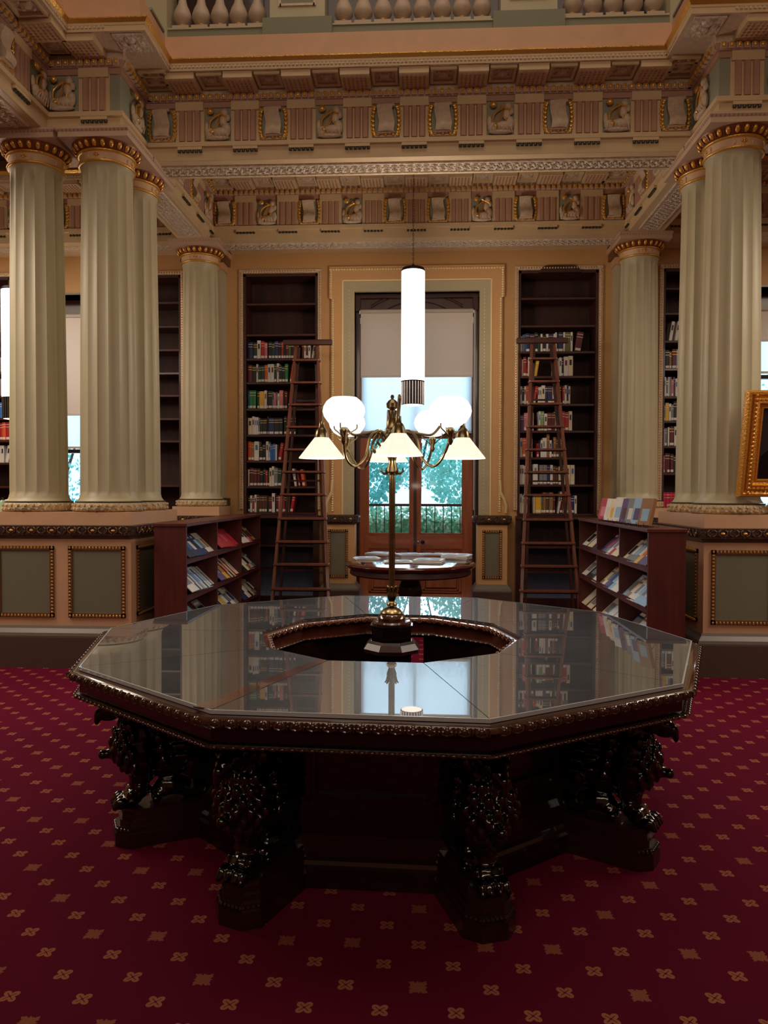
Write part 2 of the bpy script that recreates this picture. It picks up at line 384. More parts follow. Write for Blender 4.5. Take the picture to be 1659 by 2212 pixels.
def coffer(m, M, x):
    for a, b in ((x-.115, x-.09), (x+.09, x+.115)): m.box(a, b, -.31, -.07, 5.195, 5.219, 0, M)
    m.box(x-.09, x+.09, -.31, -.29, 5.195, 5.219, 0, M); m.box(x-.09, x+.09, -.095, -.07, 5.195, 5.219, 0, M)
    m.lathe([(.05, 0), (.045, -.012), (.02, -.02), (.0, -.028)], (x, -.19, 5.219), 12, 3, M=M)
    for k in range(4):
        a = PI/4+k*PI/2; m.ell((x+.06*math.cos(a), -.19+.06*math.sin(a), 5.214), (.022, .022, .012), 3, 6, 4, M)
def eggs(m, M, x0, x1):
    n = int((x1-x0)/.062)
    for i in range(n):
        x = x0+(i+.5)*(x1-x0)/n
        m.box(x-.022, x+.022, -.062, -.03, 5.116, 5.164, 0, M); m.box(x-.016, x+.016, -.072, -.06, 5.122, 5.16, 1, M); m.ell((x, -.07, 5.142), (.017, .012, .02), 1, 8, 5, M)
def dentils(m, M, x0, x1):
    n = int((x1-x0)/.034)
    for i in range(n):
        x = x0+(i+.5)*(x1-x0)/n; m.box(x-.011, x+.011, -.354, -.344, 5.243, 5.262, 0, M)
def guilloche(m, M, x0, x1, y0, y1, z, pitch=.075):
    m.box(x0, x1, y0, y1, z-.008, z+.01, 0, M)
    for yy in (y0, y1): m.box(x0, x1, yy-.008, yy+.008, z-.016, z+.01, 0, M)
    n = int((x1-x0)/pitch); yc = (y0+y1)/2; w = (y1-y0)/2
    for i in range(n):
        x = x0+(i+.5)*(x1-x0)/n
        for s in (-1, 1):
            pts = [(x+.026*math.cos(a*PI/5), yc+s*w*.42+.026*math.sin(a*PI/5), z-.012) for a in range(11)]
            m.tube(pts, .006, 4, 1, M, False); m.ell((x, yc+s*w*.42, z-.012), .009, 1, 6, 3, M)
            m.ell((x+pitch/2, yc+s*w*.05, z-.01), (.014, .02, .01), 1, 6, 3, M)
# metope reliefs
def scroll_relief():
    m = MB()
    rings = []
    for k in range(9):
        t = k/8; z = -.105+.21*t; d = .018*math.sin(t*PI*2.2+.4)+.02
        rings.append([(-.055+.008*math.sin(t*5), -.006, z), (-.062+.008*math.sin(t*5), -.022-d, z), (.0, -.03-d, z+.004), (.062+.01*math.sin(t*5), -.022-d, z), (.055+.01*math.sin(t*5), -.006, z)])
    m.loft(rings, 0)
    m.tube([(-.068, -.035, .108), (.068, -.035, .114)], .014, 8, 0); m.tube([(-.066, -.03, -.108), (.07, -.03, -.1)], .012, 8, 0)
    for s in (-1, 1):
        for k in range(9):
            a = -PI*.42+k*PI*.84/8; c = (s*(.085+.018*math.cos(a)), -.016, .115*math.sin(a)-.005)
            m.ell(c, (.015, .012, .02), 1, 6, 4); m.ell((c[0]+s*.014, -.012, c[2]+.01), (.008, .01, .016), 1, 6, 3)
    m.box(-.1, .1, -.02, 0, -.135, -.12, 0)
    for k in range(5): m.ell((-.06+k*.03, -.02, -.12+.01*(k % 2)), (.018, .014, .012), 1, 6, 3)
    return m.build('scroll_relief', [plaster, gold], me_only=True, smooth=50)
def lyre_relief():
    m = MB()
    # lyre tilted
    Mx = Matrix.Rotation(R(28), 4, 'Y')
    for s in (-1, 1):
        pts = [(s*(.012+.05*math.sin(t*PI)*(1-.3*t)), -.03, -.09+.17*t) for t in [i/10 for i in range(11)]]
        m.tube([Mx @ Vector(p) for p in pts], .008, 6, 1)
    m.tube([Mx @ Vector((-.045, -.03, .082)), Mx @ Vector((.045, -.03, .082))], .008, 6, 1)
    for k in (-1, 0, 1): m.tube([Mx @ Vector((k*.012, -.028, -.075)), Mx @ Vector((k*.012, -.028, .08))], .003, 4, 1)
    m.ell(Mx @ Vector((0, -.03, -.085)), (.03, .02, .018), 1, 8, 5)
    m.ell((-.055, -.03, .1), (.03, .02, .028), 1, 8, 5)
    # drapery, wings and figure masses
    for c, r in (((.06, -.02, .09), (.03, .025, .035)), ((.085, -.015, .05), (.022, .02, .03)), ((.03, -.02, -.07), (.075, .03, .04)), ((-.06, -.02, -.08), (.04, .025, .045)),
                 ((.075, -.02, -.05), (.035, .025, .06)), ((.0, -.018, -.115), (.1, .022, .02)), ((-.085, -.014, -.03), (.02, .016, .05)), ((.05, -.02, .02), (.03, .022, .05))):
        m.ell(c, r, 0, 8, 6)
    for k in range(6): m.tube([(-.08+k*.035, -.03, -.125), (-.07+k*.03, -.045, -.085), (-.05+k*.028, -.035, -.05)], .005, 4, 0)
    return m.build('lyre_relief', [plaster, gold], me_only=True, smooth=50)
SCR, LYR = scroll_relief(), lyre_relief()
def run(ox, oy, rz, trigs, mets, x0, x1, parent, num, kinds=None, cornice=True):
    """ornaments for one straight run (one structure child mesh per kind)"""
    M = frame(ox, oy, rz); m = MB()
    for x in trigs: triglyph(m, M, x)
    m.build('triglyph_band', [cream, rose, darkgreen], parent)
    m = MB()
    for x in trigs: mutule(m, M, x)
    for x in mets: coffer(m, M, x)
    m.build('mutule_band', [cream, rose, duckegg, plaster], parent)
    m = MB(); eggs(m, M, x0, x1); dentils(m, M, x0, x1); m.build('egg_moulding', [plaster, gold], parent)
    for i, x in enumerate(mets):
        me = (SCR if (kinds or 'SL')[i % len(kinds or 'SL')] == 'S' else LYR)
        o = link(me.name, me, parent); o.matrix_world = M @ Matrix.Translation((x, -.004, (ZT+5.06)/2+.003)) @ Matrix.Diagonal((1.14, 1.2, 1.12, 1))
m9 = [CXA+(i-4)*.52 for i in range(9)]; m10 = [CXA+(i-4.5)*.52 for i in range(10)]
KS = 'SLSLSSLSLS'
run(0, YE, 0, m9, m10, XL+.03, XR-.03, trim2, 0, KS)
run(0, YD, 0, m9, m10, XL+.03, XR-.03, trim3, 0, KS)
# cluster fronts
run(0, YF, 0, [XL-.22], [XL-.50], XL-.60, XL+.02, trim2, 0, 'L')
run(0, YF, 0, [XR+.22], [XR+.50], XR-.02, XR+.60, trim2, 0, 'L')
# cluster inner cheeks (face +X on the left, -X on the right)
run(XL, YF, R(90), [], [.33], -.02, .58, trim2, 0, 'L')
run(XR, YF, R(-90), [], [-.33], -.58, .02, trim2, 0, 'L')
# beams along the alcove (between front beam and wall)
yy = [YE+T+.25+.52*k for k in range(4)]
run(XL, 0, R(90), yy, [y+.26 for y in yy[:3]], YE+T, YD, trim3, 0, 'LSL')
run(XR, 0, R(-90), [-y for y in yy], [-(y+.26) for y in yy[:3]], -YD, -(YE+T), trim3, 0, 'LSL')
# hall side beams toward the camera
yy = [YF-.44-.52*k for k in range(8)]
run(XL-.64, 0, R(90), yy, [y+.26 for y in yy], -.5, YF-.03, trim2, 0, 'LS')
run(XR+.64, 0, R(-90), [-y for y in yy], [-(y+.26) for y in yy], -YF+.03, .5, trim2, 0, 'LS')
# side alcoves on the back wall
xs = [XL-T-.22-.52*k for k in range(8)]; run(0, YD, 0, xs, [x-.26 for x in xs], -8, XL-T, trim4, 0, 'SL')
xs = [XR+T+.22+.52*k for k in range(6)]; run(0, YD, 0, xs, [x+.26 for x in xs], XR+T, 7, trim5, 0, 'SL')
# corner soffit panels under the cluster cornices
m = MB()
for cx, s in ((XL, 1), (XR, -1)):
    x0, x1 = sorted((cx+s*.06, cx+s*.31))
    m.box(x0, x1, YF-.31, YF-.06, 5.205, 5.219, 0)
    for a in range(4): m.ell(((x0+x1)/2+.06*math.cos(a*PI/2), YF-.185+.06*math.sin(a*PI/2), 5.205), (.05, .05, .02), 0, 8, 4)
    m.lathe([(.035, 0), (.02, -.025)], ((x0+x1)/2, YF-.185, 5.2), 12, 0)
m.build('corner_rosette', lace, trim2)
# soffit guilloche bands
m = MB(); I = Matrix()
guilloche(m, I, XL+.1, XR-.1, YE+.12, YE+.32, ZS-.002)
guilloche(m, I, XL+.1, XR-.1, YD+.14, YD+.32, ZS-.002)
for cx in (XL-.2, XR+.2): guilloche(m, frame(cx, 0, R(90)), 7.62, 9.05, -.11, .11, ZS-.002)
for cx in (XL-.84, XR+.84): guilloche(m, frame(cx, 0, R(90)), 0, YF-.15, -.11, .11, ZS-.002)
m.box(-8.9, XL-T-.05, YD+.14, YD+.32, ZS-.01, ZS, 0); m.box(XR+T+.05, 8.9, YD+.14, YD+.32, ZS-.01, ZS, 0)
struct('trim_6', m, [lace, lace])
# alcove ceiling (gallery floor) with coffer ribs
m = MB()
m.box(-9, 9, YE+T, YW+.5, 5.6, 5.66); m.box(-9, XL-.64, -6, YE+T, 5.6, 5.74, 0); m.box(XR+.64, 9, -6, YE+T, 5.6, 5.74, 0); m.box(XL-.64, XL+.28, YF, YE+T, 5.6, 5.62); m.box(XR-.28, XR+.64, YF, YE+T, 5.6, 5.62)
for k in range(-11, 12):
    x = CXA+k*.75; 
    m.box(x-.05, x+.05, YE+T, YD, 5.54, 5.6, 1)
for y in (7.7, 8.3, 8.85): m.box(-8.9, 8.9, y-.05, y+.05, 5.545, 5.6, 1)
struct('trim_7', m, [bluegrey, plaster])

# ------------------------------------------------------------------ gallery balustrade
m = MB()
m.box(XL+.29, XR-.29, YE-.25, YE-.01, 5.556, 5.635, 1); m.box(XL+.29, XR-.29, YE-.26, YE-.0, 5.635, 5.65, 0)
m.box(XL+.29, XR-.29, YE-.24, YE-.02, 6.36, 6.47, 0)
PEDX = [pX(643, YE-.25, 30), pX(1142, YE-.25, 30)]
for x in PEDX:
    m.box(x-.31, x+.31, YE-.285, YE+.02, 5.556, 5.70, 1); m.box(x-.245, x+.245, YE-.27, YE, 5.68, 6.36, 0)
    m.box(x-.14, x+.14, YE-.275, YE-.26, 5.82, 6.3, 1)
    for a, b, c, d in ((-.155, .155, 5.80, 5.82), (-.155, .155, 6.3, 6.32)): m.box(x+a, x+b, YE-.282, YE-.26, c, d, 2)
    for s in (-1, 1): m.box(x+s*.155-.012, x+s*.155+.012, YE-.282, YE-.26, 5.8, 6.32, 2)
for s, cx in ((1, XL), (-1, XR)):
    m.box(cx-.1 if s > 0 else cx+.1, cx+s*.30, YE-.28, YE, 5.556, 6.47, 0)
struct('trim_8', m, [sage, mat('gallery_green_grey', (128, 128, 104), .6), plaster])
m = MB()
m.box(-.075, .075, -.075, .075, 0, .055)
m.lathe([(.05, .055), (.055, .062), (.05, .072), (.032, .08), (.038, .09), (.064, .11), (.082, .145), (.082, .175), (.066, .225), (.044, .27), (.031, .33), (.027, .42), (.03, .54), (.05, .57), (.04, .6)], seg=20)
m.box(-.07, .07, -.07, .07, .6, .735)
BAL = m.build('baluster_body', [mat('baluster_plaster', (186, 164, 140), .5, var=.06)], me_only=True, smooth=40)
m = MB(); m.lathe([(.033, .078), (.041, .081), (.041, .086), (.036, .09)], seg=16); RING = m.build('gilt_ring', gold, me_only=True, smooth=40)
xs = []
def spans(a, b):
    n = max(1, round((b-a)/.188)); return [a+(i+.5)*(b-a)/n for i in range(n)]
secs = [('left', spans(XL+.31, PEDX[0]-.30)), ('middle', spans(PEDX[0]+.31, PEDX[1]-.31)), ('right', spans(PEDX[1]+.31, XR-.31))]
for nm, L in secs:
    for i, x in enumerate(L):
        b = tag(link('baluster', BAL), 'bulbous cream baluster, %s from the left in the %s section of the gallery balustrade' % (ORD[i], nm), 'baluster', 'gallery balusters')
        b.location = (x, YE-.13, 5.651); link('gilt_ring', RING, b)

# ------------------------------------------------------------------ columns
ZB = 1.33
def make_column(label):
    t = thing('column', label, 'column', (0, 0, ZB), 0, 'fluted columns')
    m = MB(); NF, NS = 16, 10; n = NF*NS; rings = []
    z0, z1 = .093, 3.0
    zs = [z0, z0+.012, z0+.03, z0+.06, z0+.075, z0+.09] + [.25+(2.85-.25)*i/10 for i in range(11)] + [2.89, 2.93, 2.965, 2.985, 3.0]
    for z in zs:
        u = (z-z0)/(z1-z0); r = .243-.029*u**1.35
        if z < z0+.06: r += .028*(1-(z-z0)/.06)**2
        if z > 2.955: r += .015*((z-2.955)/.045)**2
        d = 1.0*.0165 if .185 < z < 2.9 else (0 if (z < .165 or z > 2.95) else .010)
        rings.append([(max(.01, r-d*(abs(math.sin(PI*(i % NS)/NS)))**.75)*math.cos(2*PI*i/n), (r-d*(abs(math.sin(PI*(i % NS)/NS)))**.75)*math.sin(2*PI*i/n), z) for i in range(n)])
    m.loft(rings, 0); m.build('fluted_shaft', sage, t, 60)
    m = MB(); m.lathe([(.285, 0), (.30, .01), (.311, .04), (.30, .07), (.282, .08)], seg=48)
    for i in range(60):
        a = 2*PI*i/60
        m.ell((.303*math.cos(a), .303*math.sin(a), .04+.017*(-1)**i), (.015, .015, .017), 0, 6, 4)
    m.build('leaf_torus', torusm, t, 60)
    m = MB(); m.lathe([(.283, .079), (.287, .082), (.287, .089), (.277, .092), (.26, .0935)], seg=48); m.build('base_fillet', darkgreen, t, 40)
    m = MB(); m.lathe([(.23, 2.995), (.24, 3.0), (.243, 3.008), (.24, 3.016), (.225, 3.02)], seg=48)
    m.lathe([(.232, 3.082), (.246, 3.088), (.25, 3.096), (.246, 3.104), (.232, 3.108)], seg=48); m.build('gilt_astragal', gold, t, 60)
    m = MB(); m.lathe([(.215, 3.015), (.222, 3.03), (.226, 3.07), (.232, 3.084)], seg=48)
    for k in range(4):
        a = k*PI/2+PI/4*0
        for dx, dz, q in ((0, .05, .014), (.018, .04, .01), (-.018, .04, .01), (0, .034, .012)):
            b = a+dx/.22; m.ell((.226*math.cos(b), .226*math.sin(b), 3.015+dz), (q, q, q), 1, 6, 4)
        for s in (-1, 1):
            b = a+s*.32; m.ell((.226*math.cos(b), .226*math.sin(b), 3.05), (.008, .008, .024), 0, 6, 4)
    m.build('necking', [mat('necking_cream', (216, 180, 142), .45), gold], t, 60)
    m = MB(); m.lathe([(.232, 3.106), (.25, 3.12), (.275, 3.15), (.29, 3.17), (.285, 3.172), (.2, 3.172)], seg=48, mi=0)
    for i in range(24):
        a = 2*PI*i/24; c, s = math.cos(a), math.sin(a)
        M = Matrix.Rotation(a, 4, 'Z') @ Matrix.Translation((.264, 0, 3.138)) @ Matrix.Rotation(R(38), 4, 'Y')
        m.ell((0, 0, 0), (.02, .021, .032), 1, 10, 7, M)
        b = a+PI/24; M = Matrix.Rotation(b, 4, 'Z') @ Matrix.Translation((.268, 0, 3.138)) @ Matrix.Rotation(R(38), 4, 'Y')
        m.box(-.008, .01, -.004, .004, -.028, .026, 0, M)
        for q in (-1, 1):
            M = Matrix.Rotation(a+q*.075, 4, 'Z') @ Matrix.Translation((.263, 0, 3.142)) @ Matrix.Rotation(R(38), 4, 'Y'); m.box(-.006, .008, -.003, .003, -.026, .024, 0, M)
    m.build('egg_and_dart', [mat('red_brown_bole', (136, 78, 52), .4, metal=.2), mat('egg_gilding', (236, 180, 84), .28, metal=.45)], t, 50)
    m = MB(); m.box(-.30, .30, -.30, .30, 3.172, 3.215); m.box(-.31, .31, -.31, .31, 3.235, 3.255)
    m.loft([[(sx*w, sy*w, z) for sx, sy in ((-1,-1),(1,-1),(1,1),(-1,1))] for w, z in ((.30, 3.215), (.312, 3.235))])
    for k in range(4):
        M = Matrix.Rotation(k*PI/2, 4, 'Z')
        for i in range(18): m.add([(-.305+i*.0345, -.302, 3.215), (-.28+i*.0345, -.302, 3.215), (-.292+i*.0345, -.316, 3.234)], [(0, 1, 2)], 1, M)
    m.build('abacus', [mat('abacus_paint', (204, 176, 150), .5), rose], t)
    return t
C0 = make_column('fluted sage column with gilt capital, front inner one of the left cluster')
cols = [((XL-.20, YF+.20), None),
        ((XL-.84, YF+.20), 'fluted sage column, outermost of the left cluster, at the left edge of the view'),
        ((XL-.20, YE+.20), 'fluted sage column standing behind the front inner column of the left cluster'),
        ((XL-.20, YD+.20), 'smaller looking fluted column against the back wall, left of the window alcove'),
        ((XR+.20, YF+.20), 'fluted sage column, front inner one of the right cluster beside the gilt framed painting'),
        ((XR+.84, YF+.20), 'fluted sage column of the right cluster, outermost, mostly outside the right edge'),
        ((XR+.20, YE+.20), 'fluted sage column half hidden behind the front column of the right cluster'),
        ((XR+.20, YD+.20), 'smaller looking fluted column against the back wall, right of the window alcove')]
for i, ((x, y), lab) in enumerate(cols):
    if i == 0: C0.location = (x, y, ZB)
    else: dup(C0, (x, y, ZB), 0, lab)
# pilasters behind the two wall columns
m = MB()
for cx in (XL-.20, XR+.20):
    m.box(cx-.24, cx+.24, YD+.35, YW, 1.33, 4.33, 0); m.box(cx-.255, cx+.255, YD+.33, YW, 4.33, 4.42, 1); m.box(cx-.29, cx+.29, YD+.30, YW, 4.42, 4.5, 2)
    m.box(cx-.31, cx+.31, YD+.30, YW, 4.5, 4.584, 1); m.box(cx-.28, cx+.28, YD+.34, YW, 1.33, 1.43, 3)
struct('trim_9', m, [sage, pink, bronze, darkgreen])

# ------------------------------------------------------------------ pedestals
def rope_frame(m, x0, x1, z0, z1, y, w=.035, mi=0, M=None, bead=.028):
    for a, b, c, d in ((x0, x1, z0, z0+w), (x0, x1, z1-w, z1), (x0, x0+w, z0, z1), (x1-w, x1, z0, z1)): m.box(a, b, y-.018, y, c, d, mi, M)
    nx = int((x1-x0)/bead); nz = int((z1-z0)/bead)
    for i in range(nx):
        x = x0+(i+.5)*(x1-x0)/nx
        for z in (z0+w*.4, z1-w*.4): m.ell((x, y-.018, z), (.009, .008, .013), mi+1, 5, 3, M)
    for i in range(nz):
        z = z0+(i+.5)*(z1-z0)/nz
        for x in (x0+w*.4, x1-w*.4): m.ell((x, y-.018, z), (.013, .008, .009), mi+1, 5, 3, M)
def pedestal(label, poly, faces, group='column pedestals', slab=True, dm=None):
    """poly CW-outward plan (dado faces); faces: list of (M, [(x0,x1)...])"""
    t = thing('pedestal', label, 'pedestal', (0, 0, 0), 0, group)
    area_ = sum(poly[i][0]*poly[(i+1) % len(poly)][1]-poly[(i+1) % len(poly)][0]*poly[i][1] for i in range(len(poly)))
    sd = 1 if area_ > 0 else -1
    def ring(prof, name, mats, mis=None):
        m = MB(); m.sweep(poly, prof, closed=True, side=sd, mis=mis); 
        return m.build(name, mats, t)
    ring([(-.05, 0), (.055, 0), (.055, .262), (-.05, .262)], 'plinth', brownbase)
    ring([(-.02, .262), (.05, .262), (.052, .275), (.047, .30), (.02, .335), (.012, .355), (-.02, .36)], 'base_moulding', silver)
    m = MB(); m.prism(poly, .25, 1.12); m.build('dado', dm or pink, t)
    ring([(0, 1.10), (.03, 1.125), (.04, 1.135), (0, 1.135)], 'lower_capping', darkmahog)
    o = ring([(0, 1.135), (.045, 1.135), (.05, 1.215), (0, 1.22)], 'carved_capping', [carved, bronze])
    m = MB()
    for i in range(len(poly)):
        a, b = Vector(poly[i]), Vector(poly[(i+1) % len(poly)]); L = (b-a).length; tt = (b-a)/L; nn = Vector((tt.y, -tt.x))*sd
        k = max(1, int(L/.085))
        for q in range(k):
            p = a+tt*(q+.5)*L/k+nn*.05
            ang = math.atan2(tt.y, tt.x); M = Matrix.Translation((p.x, p.y, 1.175)) @ Matrix.Rotation(ang, 4, 'Z')
            if q % 2: m.ell((0, 0, 0), (.02, .008, .012), 1, 8, 4, M)
            for s in (-1, 1): m.tube([(s*.012, 0, -.025), (s*.034, -.004*sd, -.008), (s*.036, -.004*sd, .016), (s*.018, 0, .028)], .005, 4, 0, M)
    m.build('capping_carving', [bronze, gold], o)
    if slab:
        m = MB(); m.prism(poly, 1.22, 1.33); m.build('top_slab', pink, t)
    for M, L in faces:
        for x0, x1 in L:
            f = MB(); f.box(x0+.03, x1-.03, -.004, .01, .46, 1.01, 0, M); p = f.build('green_panel', greenpanel, t)
            f = MB(); rope_frame(f, x0, x1, .43, 1.04, .002, .034, 0, M); f.build('gilt_panel_frame', [bronze, gold], p)
    return t
PF = YF-.10  # dado front
pedestal('salmon and grey panelled pedestal under the left column cluster',
         [(-4.0, PF), (XL+.11, PF), (XL+.11, YE+.52), (XL-.51, YE+.52), (XL-.51, PF+.62), (-4.0, PF+.62)],
         [(frame(0, PF, 0), [(pX(147, PF), pX(270, PF)), (pX(-8, PF), pX(115.5, PF)), (-3.95, pX(-48, PF))]), (frame(XL+.11, 0, R(90)), [(PF+.12, PF+.6), (PF+.72, PF+1.2)])])
pedestal('salmon and grey panelled pedestal under the right column cluster',
         [(XR-.11, PF), (3.9, PF), (3.9, PF+.62), (XR+.51, PF+.62), (XR+.51, YE+.52), (XR-.11, YE+.52)],
         [(frame(0, PF, 0), [(pX(1539, PF), pX(1675, PF)), (pX(1700, PF), pX(1830, PF))]), (frame(XR-.11, 0, R(-90)), [(-PF-.6, -PF-.12), (-PF-1.2, -PF-.72)])])
pedestal('pedestal of the wall column left of the alcove, behind the magazine rack',
         [(XL-.47, YD-.11), (XL+.11, YD-.11), (XL+.11, YW-.13), (XL-.47, YW-.13)], [(frame(0, YD-.11, 0), [(XL-.42, XL+.02)])])
pedestal('pedestal of the wall column right of the alcove, behind the magazine rack',
         [(XR-.11, YD-.11), (XR+.47, YD-.11), (XR+.47, YW-.13), (XR-.11, YW-.13)], [(frame(0, YD-.11, 0), [(XR-.02, XR+.42)])])
YP = 9.55
pa, pb = pX(699, YP), pX(766.5, YP); pc, pd = pX(1032, YP), pX(1097, YP)
pedestal('narrow panelled wall dado left of the glazed doors', [(pa, YP), (pb, YP), (pb, YW), (pa, YW)], [(frame(0, YP, 0), [(pX(709, YP), pX(752, YP))])], 'dado blocks beside the doors', False, apricot)
pedestal('narrow panelled wall dado right of the glazed doors', [(pc, YP), (pd, YP), (pd, YW), (pc, YW)], [(frame(0, YP, 0), [(pX(1043, YP), pX(1085, YP))])], 'dado blocks beside the doors', False, apricot)

# ------------------------------------------------------------------ window surround, doors
def casing():
    m = MB(); z1 = pZ(576, YW); z0 = 1.22
    x = [pX(v, YW, 800) for v in (712, 716, 741, 766, 1035, 1060, 1084, 1088)]; zt = [pZ(v, YW) for v in (576, 580, 607, 630)]
    y = YW
    for s in (0, 1):
        o0, o1, i1, op = (x[0], x[1], x[2], x[3]) if s == 0 else (x[7], x[6], x[5], x[4])
        m.box(o1, i1, y-.05, y, z0, zt[2], 0); m.box(i1, op, y-.03, y+.02, z0, zt[2], 1)
        m.box(o0, i1, y-.055, y, pZ(645, YW), zt[2]+.001, 0)
        sg = 1 if s == 0 else -1
        n = int((zt[0]-z0-.05)/.03)
        for i in range(n): 
            z = z0+.05+i*.03; xx = (o1 if z < pZ(645, YW) else o0)+sg*.022
            m.ell((xx, y-.056, z), (.017, .014, .018), 2, 6, 4)
        m.box(i1-.008, i1+.008, y-.06, y, z0, zt[2], 2); 
        q = i1+sg*.085
        for i in range(int((zt[2]-.08-z0)/.045)): m.ell((q, y-.032, z0+.04+i*.045), (.006, .005, .012), 2, 5, 3)
        # scrolled foot
        pts = [(o1+sg*.02, y-.06, pZ(1040, YW)), (o1+sg*.015, y-.06, pZ(1062, YW)), (o1-sg*.03, y-.06, pZ(1078, YW)), (o1-sg*.06, y-.05, pZ(1092, YW)), (o1-sg*.055, y-.05, pZ(1108, YW))]
        m.tube(pts, [.02, .02, .022, .02, .016], 8, 2)
        m.box(min(o1, o1-sg*.07), max(o1, o1-sg*.07), y-.04, y, z0, pZ(1080, YW), 0)
    m.box(x[0]+.001, x[7]-.001, y-.054, y, zt[2]+.001, zt[0]-.001, 0); m.box(x[2]+.002, x[5]-.002, y-.0305, y+.02, zt[3], zt[2]-.001, 1); m.box(x[2], x[5], y-.06, y, zt[2]-.008, zt[2]+.008, 2)
    n = int((x[7]-x[0])/.035)
    for i in range(n): m.ell((x[0]+(i+.5)*(x[7]-x[0])/n, y-.056, zt[0]-.04), (.02, .014, .017), 2, 6, 4)
    return m
struct('trim_10', casing(), [apricot, sage, mat('casing_gilt_rope', (244, 220, 168), .4, metal=.3)], smooth=50)
# jambs and reveal
YD2 = YW+.30     # door plane
m = MB()
m.box(DO[0]-.02, DO[0], YW-.02, YW+.5, 0, DO[2]); m.box(DO[1], DO[1]+.02, YW-.02, YW+.5, 0, DO[2]); m.box(DO[0], DO[1], YW-.02, YW+.5, DO[2], DO[2]+.03)
jx0, jx1 = pX(779, YD2, 800), pX(1021, YD2, 800)
m.box(DO[0], jx0, YW+.16, YW+.36, 0, DO[2]); m.box(jx1, DO[1], YW+.16, YW+.36, 0, DO[2])
# solid head board above the blind with two raised arcs
rc = (jx1-jx0)/2; cx = (jx0+jx1)/2; zh = pZ(690, YD2)
zs_ = zh-.6
m.box(jx0, jx1, YW+.18, YW+.34, zh, DO[2], 0); m.box(DO[0], DO[1], YW+.12, YW+.17, DO[2]-.05, DO[2], 1)
for rr, zt_ in ((1.09, pZ(641, YD2)), (1.13, pZ(637, YD2)), (.8, pZ(657, YD2))):
    h_ = .60 if rr > 1 else .42
    a1 = math.asin(h_/rr); m.tube([(cx+rr*math.sin(-a1+2*a1*i/30), YW+.178, zt_-rr+rr*math.cos(-a1+2*a1*i/30)) for i in range(31)], .011, 6, 1)
for s in (-1, 1): m.box(cx+s*(rc-.01), cx+s*(rc+.05), YW+.10, YW+.17, DO[2]-.22, DO[2]-.02, 1)
struct('trim_11', m, [darkjamb, mahog], smooth=50)
# doors
zk, zt0, zt1 = 0, pZ(945, YD2), pZ(932, YD2)
def door(n, x0, x1, handle):
    m = MB(); y0, y1 = YD2-.03, YD2+.02
    gx0, gx1 = ((pX(796, YD2), pX(886, YD2)) if n == 1 else (pX(908, YD2), pX(999, YD2))); gz0, gz1 = pZ(1153, YD2), pZ(948, YD2)
    m.box(x0, gx0, y0, y1, 0, zt0, 0); m.box(gx1, x1, y0, y1, 0, zt0, 0); m.box(gx0, gx1, y0, y1, gz1, zt0, 1)
    m.box(gx0, gx1, y0, y1, pZ(1185, YD2), gz0, 1); m.box(gx0, gx1, y0, y1, 0, .16, 1); m.box(gx0, gx1, y0+.02, y1, .16, pZ(1185, YD2), 0)
    zz = [(.18, .5), (.56, pZ(1190, YD2))]
    for a, b in zz:
        for k, q in ((0, .012), (.03, .02)):
            m.box(gx0+.02+k, gx1-.02-k, y0-q+.02, y0+.02, a+k, a+k+.014, 1); m.box(gx0+.02+k, gx1-.02-k, y0-q+.02, y0+.02, b-k-.014, b-k, 1)
            m.box(gx0+.02+k, gx0+.034+k, y0-q+.02, y0+.02, a+k, b-k, 0); m.box(gx1-.034-k, gx1-.02-k, y0-q+.02, y0+.02, a+k, b-k, 0)
        m.box(gx0+.08, gx1-.08, y0+.002, y0+.02, a+.07, b-.07, 0)
    for a, b, c, d in ((gx0, gx0+.012, gz0, gz1), (gx1-.012, gx1, gz0, gz1), (gx0, gx1, gz0, gz0+.012)): m.box(a, b, y0-.006, y0, c, d, 1)
    o = struct('door_%d' % n, m, [doorw, doorwx])
    g = MB(); g.box(gx0, gx1, YD2-.008, YD2-.002, gz0, gz1); g.build('door_glass', pane_glass, o)
    if handle:
        h = MB(); p = atY(913, 1171, YD2-.06); h.lathe([(.014, 0), (.014, .03), (.026, .045), (.028, .06), (.016, .072)], (0, 0, 0), 14, M=Matrix.Translation((p.x, YD2-.03, p.z)) @ Matrix.Rotation(R(90), 4, 'X')); h.build('door_knob', ironm, o, 50)
        h = MB(); p = atY(903, 1171, YD2-.03); h.ell((p.x, YD2-.032, p.z), (.012, .004, .022), 0, 10, 5); h.build('keyhole_plate', chrome, o, 50)
    return o
xm = pX(897, YD2); door(1, jx0, xm-.003, False); door(2, xm+.003, jx1, True)
m = MB(); m.box(xm-.02, xm+.02, YD2-.045, YD2-.03, 0, zt0); m.box(jx0, jx1, YD2-.05, YD2+.03, zt0, zt1+.02); struct('trim_12', m, darkjamb)
# transom window above
m = MB(); m.box(jx0, jx0+.05, YD2-.02, YD2+.02, zt1+.02, zh); m.box(jx1-.05, jx1, YD2-.02, YD2+.02, zt1+.02, zh); m.box(xm-.02, xm+.02, YD2-.02, YD2+.02, zt1+.02, zh)
w1 = struct('window_1', m, doorw); g = MB(); g.box(jx0, jx1, YD2, YD2+.006, zt1+.02, zh); g.build('window_glass', pane_glass, w1)
